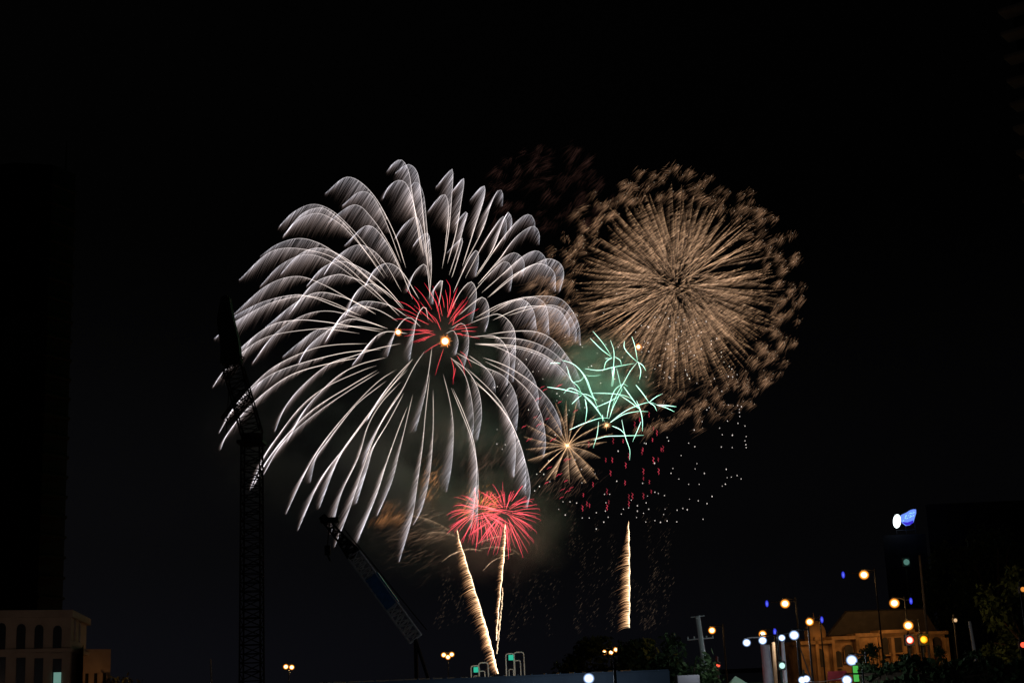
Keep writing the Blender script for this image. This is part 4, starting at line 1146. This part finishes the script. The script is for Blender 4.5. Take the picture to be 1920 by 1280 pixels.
# faint veil falling to the ground on the right
def veil():
    c = V(1120, 1040, D0 + 30); t = thing("waterfall_firework", c, "faint curtain of dim sparks falling around the golden upright comet", "firework", "fireworks bursting in the night sky"); t.location = c
    lines = [((1040,900),(1045,1000),(1040,1100),(1030,1185)), ((1068,890),(1072,960),(1075,1040)), ((1090,1000),(1092,1080),(1085,1160),(1082,1185)), ((1005,1010),(1000,1080),(985,1170)),
             ((1240,945),(1250,1000),(1253,1080),(1248,1170)), ((1212,960),(1222,1040),(1228,1120),(1222,1175)), ((1232,1060),(1228,1120),(1216,1180)), ((1190,1090),(1205,1130),(1212,1180)),
             ((1122,960),(1118,1060),(1112,1170)), ((845,1060),(838,1110),(825,1170)), ((872,1040),(868,1100),(858,1165)), ((1150,1000),(1152,1080),(1148,1175)), ((970,1060),(968,1130),(960,1200)), ((1020,930),(1022,1010),(1015,1120))]
    for p in lines:
        k = catmull(p, 60); N = 150; i = rng.integers(0, 60, N); sp = Sparks()
        x = k[i, 0] + rng.normal(0, 6, N); y = k[i, 1] + rng.normal(0, 3, N); s = np.linspace(0, 1, 3); L = rng.uniform(3, 9, N)
        X = x[:, None] - .55 * L[:, None] * s; Y = y[:, None] + .7 * L[:, None] * s
        b = rng.uniform(.1, 1, N) ** 3.5 * .15
        sp.strands(P(X, Y, D0 + 30 + rng.normal(0, 4, N)[:, None] + 0 * s), .32 * PX * np.tile(np.array([.5, 1, .3]), (N, 1)), np.array([.75, .5, .32])[None, None] * b[:, None, None] * np.array([1, .8, .3])[None, :, None])
        sp.build("spark_curtain", t, "stuff")
veil()

# ---- comets
def comet(pts, lw, label, taper_top=True, c1=(1.25, .95, .60), g=1.0, wind=(-1, .35), dens=.55):
    c = V(*pts[0], D0 - 20); t = thing("comet_firework", c, label, "firework", "rising comets"); t.location = c
    p = np.array(pts, float); s = np.concatenate([[0], np.cumsum(np.hypot(*np.diff(p, axis=0).T))]); tot = s[-1]; u0 = s / tot
    n = 60; k = catmull(p, n); u = np.linspace(0, 1, n); Dm = D0 - 20
    k[:, 0] += .5 * np.sin(u * 37 + tot) + .35 * np.sin(u * 83)
    sp = Sparks(); sp.strands(P(k[:, 0] - .8, k[:, 1], Dm)[None], (np.clip(u * 5, .15, 1) * .95 * PX * (1 + .25 * np.sin(u * 90)))[None], (np.array(c1)[None] * g * np.array([1, 1.1, 1.2])[None] * (1 - .25 * u)[:, None])[None]); sp.build("core", t)
    N = int(tot / dens * 1.6); tt = rng.uniform(0, 1, N)
    bx, by = np.interp(tt, u, k[:, 0]), np.interp(tt, u, k[:, 1])
    W_ = np.interp(tt, np.linspace(0, 1, len(lw)), lw) * rng.uniform(.3, 1.25, N) ** 1.2 * np.where(rng.random(N) < .04, 1.7, 1)
    wd = np.array(wind) / np.hypot(*wind); q = np.linspace(0, 1, 5)
    X = bx[:, None] + wd[0] * W_[:, None] * q; Y = by[:, None] + (wd[1] * W_ + rng.normal(0, 1.2, N))[:, None] * q - 2.6 * np.sin(q * 3.14)[None]
    band = .93 + .07 * np.sin(tt * tot / 3.1 + np.sin(tt * 31) * 1.5)
    b = (rng.uniform(.45, 1.15, N) * band * g)[:, None, None]
    cc = np.array([c1, (.85, .50, .25), (.50, .27, .13), (.24, .11, .05), (.04, .02, .01)])[None] * b
    sp = Sparks(); sp.strands(P(X, Y, Dm + rng.normal(0, 1.2, N)[:, None] + 0 * q), .42 * PX * np.tile(np.array([1, 1, .9, .7, .2]), (N, 1)), cc); sp.build("spark_tail", t, "stuff")
comet([(1179,978),(1180.5,1030),(1181,1090),(1181,1140),(1180,1176)], (1, 12, 17, 19, 20), "upright golden comet with thick spark tail, standing over orange floodlights", g=.95)
comet([(857,995),(869,1035),(884,1083),(897,1125),(908,1160),(920,1205),(934,1262)], (2, 13, 18, 20, 16, 10, 6), "long slanting golden comet leaning left", g=.9, wind=(-1, .5))
comet([(902,1150),(911,1172),(920,1203),(928,1235),(934,1262)], (2, 13, 17, 16, 9), "short slanting golden comet under the longer one", g=.9, wind=(-1, .45), c1=(1.2, .82, .48))
comet([(948,984),(947,1020),(944,1060),(940,1100),(936,1140),(931,1200)], (3, 8, 9, 6, 5, 2), "upright golden comet rising into the red ball burst", g=.85, wind=(-1, .3))
comet([(943,1102),(942,1130),(939,1160),(935,1200),(932,1225)], (1, 3, 4, 3, 2), "thin dim comet trail beside the foot of the one in red burst", g=.45, wind=(-1, .3))

# ---- white glitter and red fluttering stars
dots = [(707,20),(487,157),(345,282),(297,245),(360,397),(303,355),(335,352),(100,440),(82,445),(158,490),(210,492),(278,573),(98,685),(97,767),(145,772),(128,797),(190,765),(225,750),(430,715),(335,570),(253,855),(392,862),(400,983),(340,1010),(313,1035),(325,940),(345,927),(365,940),(580,912),(658,938),(583,990),(782,980),(790,808),(543,858),(475,1097),(515,1098),(553,1105),(450,1140),(488,1173),(585,1190),(625,1190),(665,1160),(717,1150),(733,1185),(708,1213),(665,1252),(720,1103),(712,1055),(742,1055),(820,1140),(850,1132),(808,1168),(865,1088),(900,1120),(930,992),(900,1150),(895,1187),(935,1163),(950,1103),(958,1065),(965,1140),(948,1213),(1000,1205),(1032,1215),(1070,1207),(1050,1170),(1058,1140),(1000,1043),(1020,1050),(1055,1062),(1125,1212),(1127,1145),(1160,1135),(1185,1142),(1198,1083),(1248,1092),(1298,1108),(1327,1067),(1275,1197),(1193,998),(1253,998),(1283,935),(1230,910),(1240,880),(1137,968),(1092,935),(1103,907),(1408,912),(1413,960),(1437,957),(1470,948),(1493,967),(1403,997),(1385,1008),(998,877),(940,763),(950,765),(1070,730),(1078,750),(1193,763),(1228,783),(1150,833),(1380,785),(1385,715),(1443,717),(1442,788),(1522,725),(1515,750),(1520,772),(1522,788),(1370,677),(1415,637),(1475,650),(1515,665),(1483,570),(1483,588),(1485,610),(1495,555),(1473,548),(1225,688),(1270,640),(1297,573),(1310,560),(1420,545),(1240,420),(1383,467),(1420,382),(1445,385),(1470,372),(1440,340),(1425,325),(1380,270),(1380,245),(1395,300),(1340,395),(1265,130),(1293,68),(1220,73),(1167,58),(1120,75),(1132,45),(1205,160),(1205,240),(1187,183),(1195,210),(1135,155),(1247,150),(1322,180),(1322,197),(1320,225),(1070,195),(1078,197),(1110,237),(1118,302),(1030,320),(1000,340),(950,385),(1055,360),(1080,385),(1050,392),(1175,345),(1183,367),(960,97),(966,99),(1000,45),(1030,45),(1062,20),(890,130),(845,80),(822,140),(797,205),(790,215),(960,190),(985,125),(935,215),(925,243),(965,240),(1085,95),(1160,250),(1225,262),(1265,225),
 (527,10),(535,20),(548,28),(556,35),(575,200),(585,215),(430,200),(390,335),(220,310),(265,285),(180,225),(205,240),(440,480),(455,495),(440,520),(500,600),(510,575),(620,330),(700,350),(720,200),(690,420),(670,250),(600,560),(700,520)]
def glitter():
    c = V(1160, 800, D0); t = thing("glitter_firework", c, "scatter of tiny white sparks drifting right of and below the bursts", "firework", "fireworks bursting in the night sky"); t.location = c
    rest = Sparks(); q = [Z6(p) for p in dots]
    q += [(rng.normal(1215, 62), rng.normal(655, 45)) for _ in range(26)]
    rnd.shuffle(q)
    for i, (x, y) in enumerate(q):
        z = D0 + rnd.uniform(-1, 1) * 25
        sp = Sparks() if i < 99 else rest
        b = rnd.uniform(.55, 1.1)
        dot(sp, x, y, z, rnd.uniform(.8, 1.25), (1.1 * b, .97 * b, .9 * b), rnd.choice((0, 0, .5)))
        if sp is not rest: sp.build("spark", t)
    rest.build("spark", t, "stuff")
glitter()
reds = [(455,435),(355,445),(330,513),(455,530),(545,580),(315,615),(385,625),(335,660),(250,670),(280,745),(415,745),(760,750),(817,752),(620,770),(718,860),(755,860),(850,840),(832,890),(745,935),(930,800),(1045,795),(985,745),(990,680),(1010,705),(965,600),(912,630),(883,657),(990,860),(1018,857),(1020,925),(933,925),(933,965),(967,985),(978,1040),(933,1065),(870,1065),(850,1070),(828,990),(850,1110),(725,1040),(735,1100),(725,1130),(645,1000),(590,1060),(500,1040),(520,1020),(470,1030),(490,980),(450,945),(395,905),(380,990),(465,1075),(610,1110),(625,1120),(585,1135),(490,855),(500,860),(1035,800),(925,815),(445,440),(370,460)]
def red_stars():
    c = V(1140, 860, D0); t = thing("red_star_firework", c, "many small red wriggling sparks falling below the green burst", "firework", "fireworks bursting in the night sky"); t.location = c
    for (a, b) in reds:
        x, y = Z6((a, b)); horiz = a < 560; h = rnd.uniform(3.5, 6.5); sp = Sparks()
        if horiz: pts = [(x + h * 1.1, y - h * .7), (x + h * .3, y - h * .1), (x + h * .1, y - h * .35), (x - h * .9, y + h * .6)]
        else: pts = [(x - h * .25, y - h), (x + h * .25, y - h * .4), (x - h * .2, y + h * .1), (x + h * .2, y + h * .5), (x - h * .05, y + h)]
        g = rnd.uniform(.35, .9); z = rnd.uniform(-20, 20)
        sp.path2(P([p[0] for p in pts], [p[1] for p in pts], D0 + z), np.array([.2, .6, .5, .6, .2]) * PX, [(.9 * g, .07 * g, .12 * g)], n=14)
        sp.build("spark", t)
red_stars()

# ================================================================== SMOKE lit by the bursts
def smoke(px, py, Y, sx, sy, sz, dens, label, seed, col=(.8, .8, .8)):
    c = V(px, py, Y)
    me = bpy.data.meshes.new("smoke_cloud"); bm = bmesh.new()
    bmesh.ops.create_icosphere(bm, subdivisions=3, radius=1.0); bm.to_mesh(me); bm.free()
    o = bpy.data.objects.new("smoke_cloud", me); COL.objects.link(o)
    o.location = c; o.scale = (sx * PX, sz * PX, sy * PX)
    m = bpy.data.materials.new("smoke"); m.use_nodes = True; nt = m.node_tree; nt.nodes.clear()
    out = nt.nodes.new("ShaderNodeOutputMaterial"); pv = nt.nodes.new("ShaderNodeVolumePrincipled")
    pv.inputs["Color"].default_value = (*col, 1); pv.inputs["Anisotropy"].default_value = .1
    tc = nt.nodes.new("ShaderNodeTexCoord"); ln = nt.nodes.new("ShaderNodeVectorMath"); ln.operation = 'LENGTH'
    nt.links.new(tc.outputs["Object"], ln.inputs[0])
    mr = nt.nodes.new("ShaderNodeMapRange"); mr.inputs[1].default_value = 1.0; mr.inputs[2].default_value = .15; mr.inputs[3].default_value = 0; mr.inputs[4].default_value = 1
    mr.interpolation_type = 'SMOOTHSTEP'
    nt.links.new(ln.outputs["Value"], mr.inputs[0])
    nz = nt.nodes.new("ShaderNodeTexNoise"); nz.noise_dimensions = '4D'; nz.inputs["W"].default_value = seed * 3.7; nz.inputs["Scale"].default_value = 2.4; nz.inputs["Detail"].default_value = 3
    nt.links.new(tc.outputs["Object"], nz.inputs["Vector"])
    m2 = nt.nodes.new("ShaderNodeMapRange"); m2.inputs[1].default_value = .40; m2.inputs[2].default_value = .68
    nt.links.new(nz.outputs["Fac"], m2.inputs[0])
    mu = nt.nodes.new("ShaderNodeMath"); mu.operation = 'MULTIPLY'; nt.links.new(mr.outputs[0], mu.inputs[0]); nt.links.new(m2.outputs[0], mu.inputs[1])
    m3 = nt.nodes.new("ShaderNodeMath"); m3.operation = 'MULTIPLY'; m3.inputs[1].default_value = dens; nt.links.new(mu.outputs[0], m3.inputs[0])
    nt.links.new(m3.outputs[0], pv.inputs["Density"]); nt.links.new(pv.outputs[0], out.inputs["Volume"])
    me.materials.append(m)
    tag(o, label, "smoke", "drifting smoke", "stuff")
smoke(1120, 710, D0 + 14, 125, 110, 60, .28, "smoke lit green around the crossing trails", 1)
smoke(820, 660, D0 + 14, 170, 150, 70, .05, "thin smoke around the heart of the white willow", 2)
smoke(800, 900, D0 + 20, 250, 230, 80, .11, "grey smoke hanging under the willow's arms", 3)
smoke(560, 820, D0 + 60, 280, 230, 80, .09, "dim grey smoke far left below the willow", 4)
smoke(930, 990, D0 - 14, 170, 130, 40, .11, "smoke around the red ball bursts", 5)
